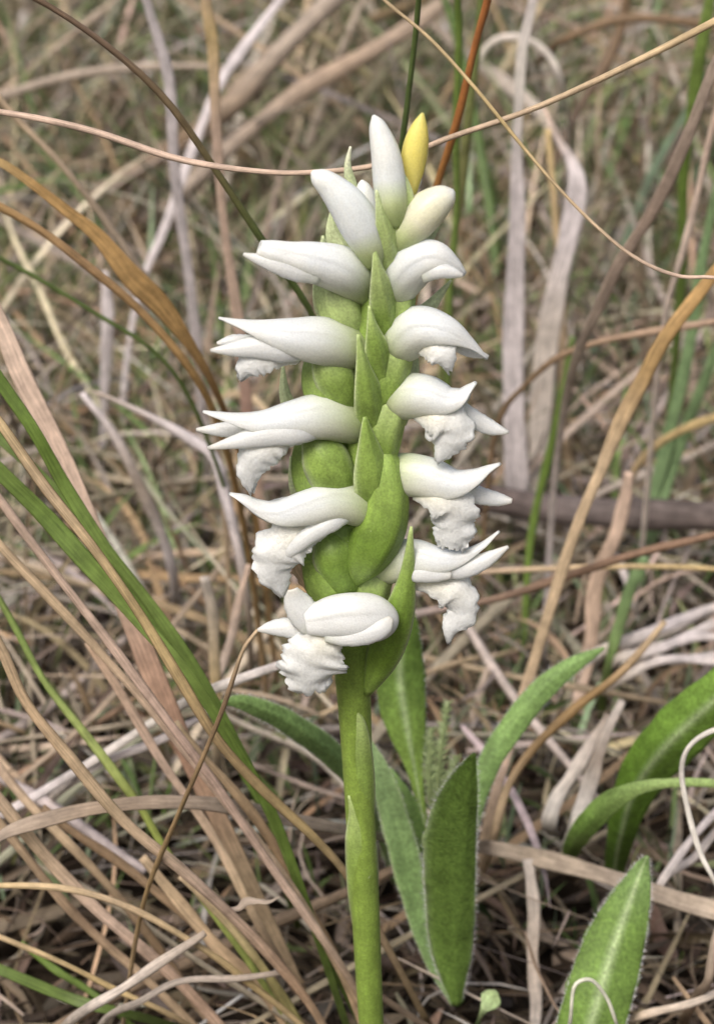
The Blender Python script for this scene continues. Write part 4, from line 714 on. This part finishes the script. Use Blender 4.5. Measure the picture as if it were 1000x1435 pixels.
# dead stick lying on the litter
st = sweep('dead_stick', [(560, 690, 'h12', 17), (640, 694, 'h12', 19), (700, 702, 'h12', 19), (745, 708, 'h12', 20), (800, 712, 'h12', 21), (812, 713, 'h12', 23), (830, 715, 'h12', 21), (900, 722, 'h12', 21), (1010, 728, 'h12', 21), (1150, 735, 'h12', 19), (1300, 745, 'h12', 14)], [(0.08, 0.06, 0.055), (0.09, 0.07, 0.065), (0.15, 0.125, 0.12), (0.11, 0.09, 0.085), (0.16, 0.13, 0.12), (0.12, 0.095, 0.09)], M['bark'], n=90, m=18, wob=0.0006)
tag(st, 'dark grey weathered stick lying level on the litter', 'stick')

# feathery sprig
spr = empty('moss_sprig', P(612, 1130, 44)[0])
tag(spr, 'feathery pale green sprig of moss between the folded leaf and the arching leaf', 'moss'); bpy.context.view_layer.update()
for i, (x0, y0, x1, y1) in enumerate([(612, 1150, 628, 982), (606, 1150, 604, 1020), (618, 1150, 640, 1060)]):
    stp = sweep('frond', [(x0, y0, 42, 2), ((x0 + x1) / 2 - 4, (y0 + y1) / 2, 42, 2), (x1, y1, 42, 1)], (0.34, 0.42, 0.2), M['green'], n=16, m=6)
    attach(stp, spr)
    a, sc_ = P(x0, y0, 42); b, _ = P(x1, y1, 42)
    V, F = [], []; r_ = np.random.default_rng(i)
    for t in np.linspace(0.1, 0.98, 60):
        p0 = a + (b - a) * t - RGT * 4 * sc_ * sin(pi * t)
        for sd in (-1, 1):
            d = RGT * sd * r_.uniform(.4, 1) + UPV * r_.uniform(.2, .9) + FWD * r_.uniform(-.6, .6)
            e = p0 + d * sc_ * 20 * (1.1 - t * 0.6); k = nrm(np.cross(d, CAM - p0)) * sc_ * 1.8
            q_ = len(V); V += [p0 - k, p0 + k, e]; F.append((q_, q_ + 1, q_ + 2))
    V = np.array(V)
    o = build('needles', V, F, np.tile((0.30, 0.38, 0.18), (len(V), 1)), np.zeros((len(V), 2)), M['green'], stp, False); tag(o, kind='stuff')

# more single straws, told apart only by where they lie
def scatter(count, name, label, cat, group, y0, y1, el, ln, wd, pal, bend, mat, lift=0.008):
    made = 0
    while made < count:
        y = random.uniform(y0, y1); x = random.uniform(-1, 1) * (0.16 * (y + 0.19) + 0.01)
        az = random.uniform(0, 2 * pi); e = random.uniform(*el); L = random.uniform(*ln); w_ = random.uniform(*wd) * 0.5; bd = random.uniform(*bend); cu = random.uniform(-0.7, 0.7)
        p = np.array([x, y, random.uniform(0.001, lift)]); pts = []
        for i in range(6):
            t = i / 5; pts.append([*p, w_ * (1 if i < 4 else (0.7 if i == 4 else 0.15)) * (0.7 if i == 0 else 1)])
            E = e - bd * t ** 1.5; A = az + cu * t
            p = p + np.array([cos(E) * cos(A), cos(E) * sin(A), sin(E)]) * L / 5; p[2] = max(p[2], 0.0015)
        arr = np.array(pts)
        if not low(arr[None, :, :3])[0]: continue
        c = pick(pal, 1, 0.12)[0]; c2 = np.clip(c * random.uniform(0.75, 1.25), 0, 0.7)
        o = sweep(name, pts, [c, c2, c], mat, n=18, m=6, thick=random.choice([0.2, 0.3, 0.7]), world=True, roll=random.uniform(-0.8, 0.8), wob=0.0004, seed=made + int(y0 * 1000))
        lum = c.mean()
        tone = ('green' if c[1] > c[0] * 1.05 else 'bleached' if lum > 0.42 else 'tan' if c[0] > c[2] * 1.45 else 'greyish' if lum > 0.24 else 'dark brown')
        if tone == 'green': tone = 'bright green' if lum > 0.2 else 'olive green' if lum > 0.13 else 'dark green'
        look = ('wide' if w_ * 2 > sum(wd) / 2 else 'thin') + ' ' + tone + (' bowed' if abs(bd) + abs(cu) > 0.75 else ' straight')
        tag(o, look + ' ' + label, cat, look + ' ' + group); made += 1
scatter(110, 'dead_straw', 'dead straw lying loose on the litter behind the orchid', 'straw', 'loose straws on the litter', 0.03, 0.2, (-0.05, 0.35), (0.03, 0.09), (0.0007, 0.0016), STRAW[[0, 1, 2, 3, 5, 7, 8]], (0, 0.5), M['straw'])
scatter(70, 'dry_grass_straw', 'dry grass blade leaning in the blurred grass behind the orchid', 'grass blade', 'dry blades in the background', 0.14, 0.45, (0.5, 1.45), (0.06, 0.14), (0.0010, 0.0022), STRAW[[0, 2, 3, 5, 7, 8]], (0, 1.0), M['straw'])
scatter(40, 'green_grass_shoot', 'grass blade standing in the blurred grass behind the orchid', 'grass blade', 'blades in the background grass', 0.12, 0.45, (0.8, 1.5), (0.05, 0.11), (0.0010, 0.0022), GREENS, (0, 0.8), M['green'])
scatter(22, 'bleached_grass_straw', 'upright grass blade among the blurred grass behind the orchid', 'grass blade', 'upright blades in the background', 0.16, 0.4, (1.1, 1.5), (0.07, 0.14), (0.0014, 0.0028), np.array([LILAC, PALE, WHT]), (0, 0.5), M['straw'])
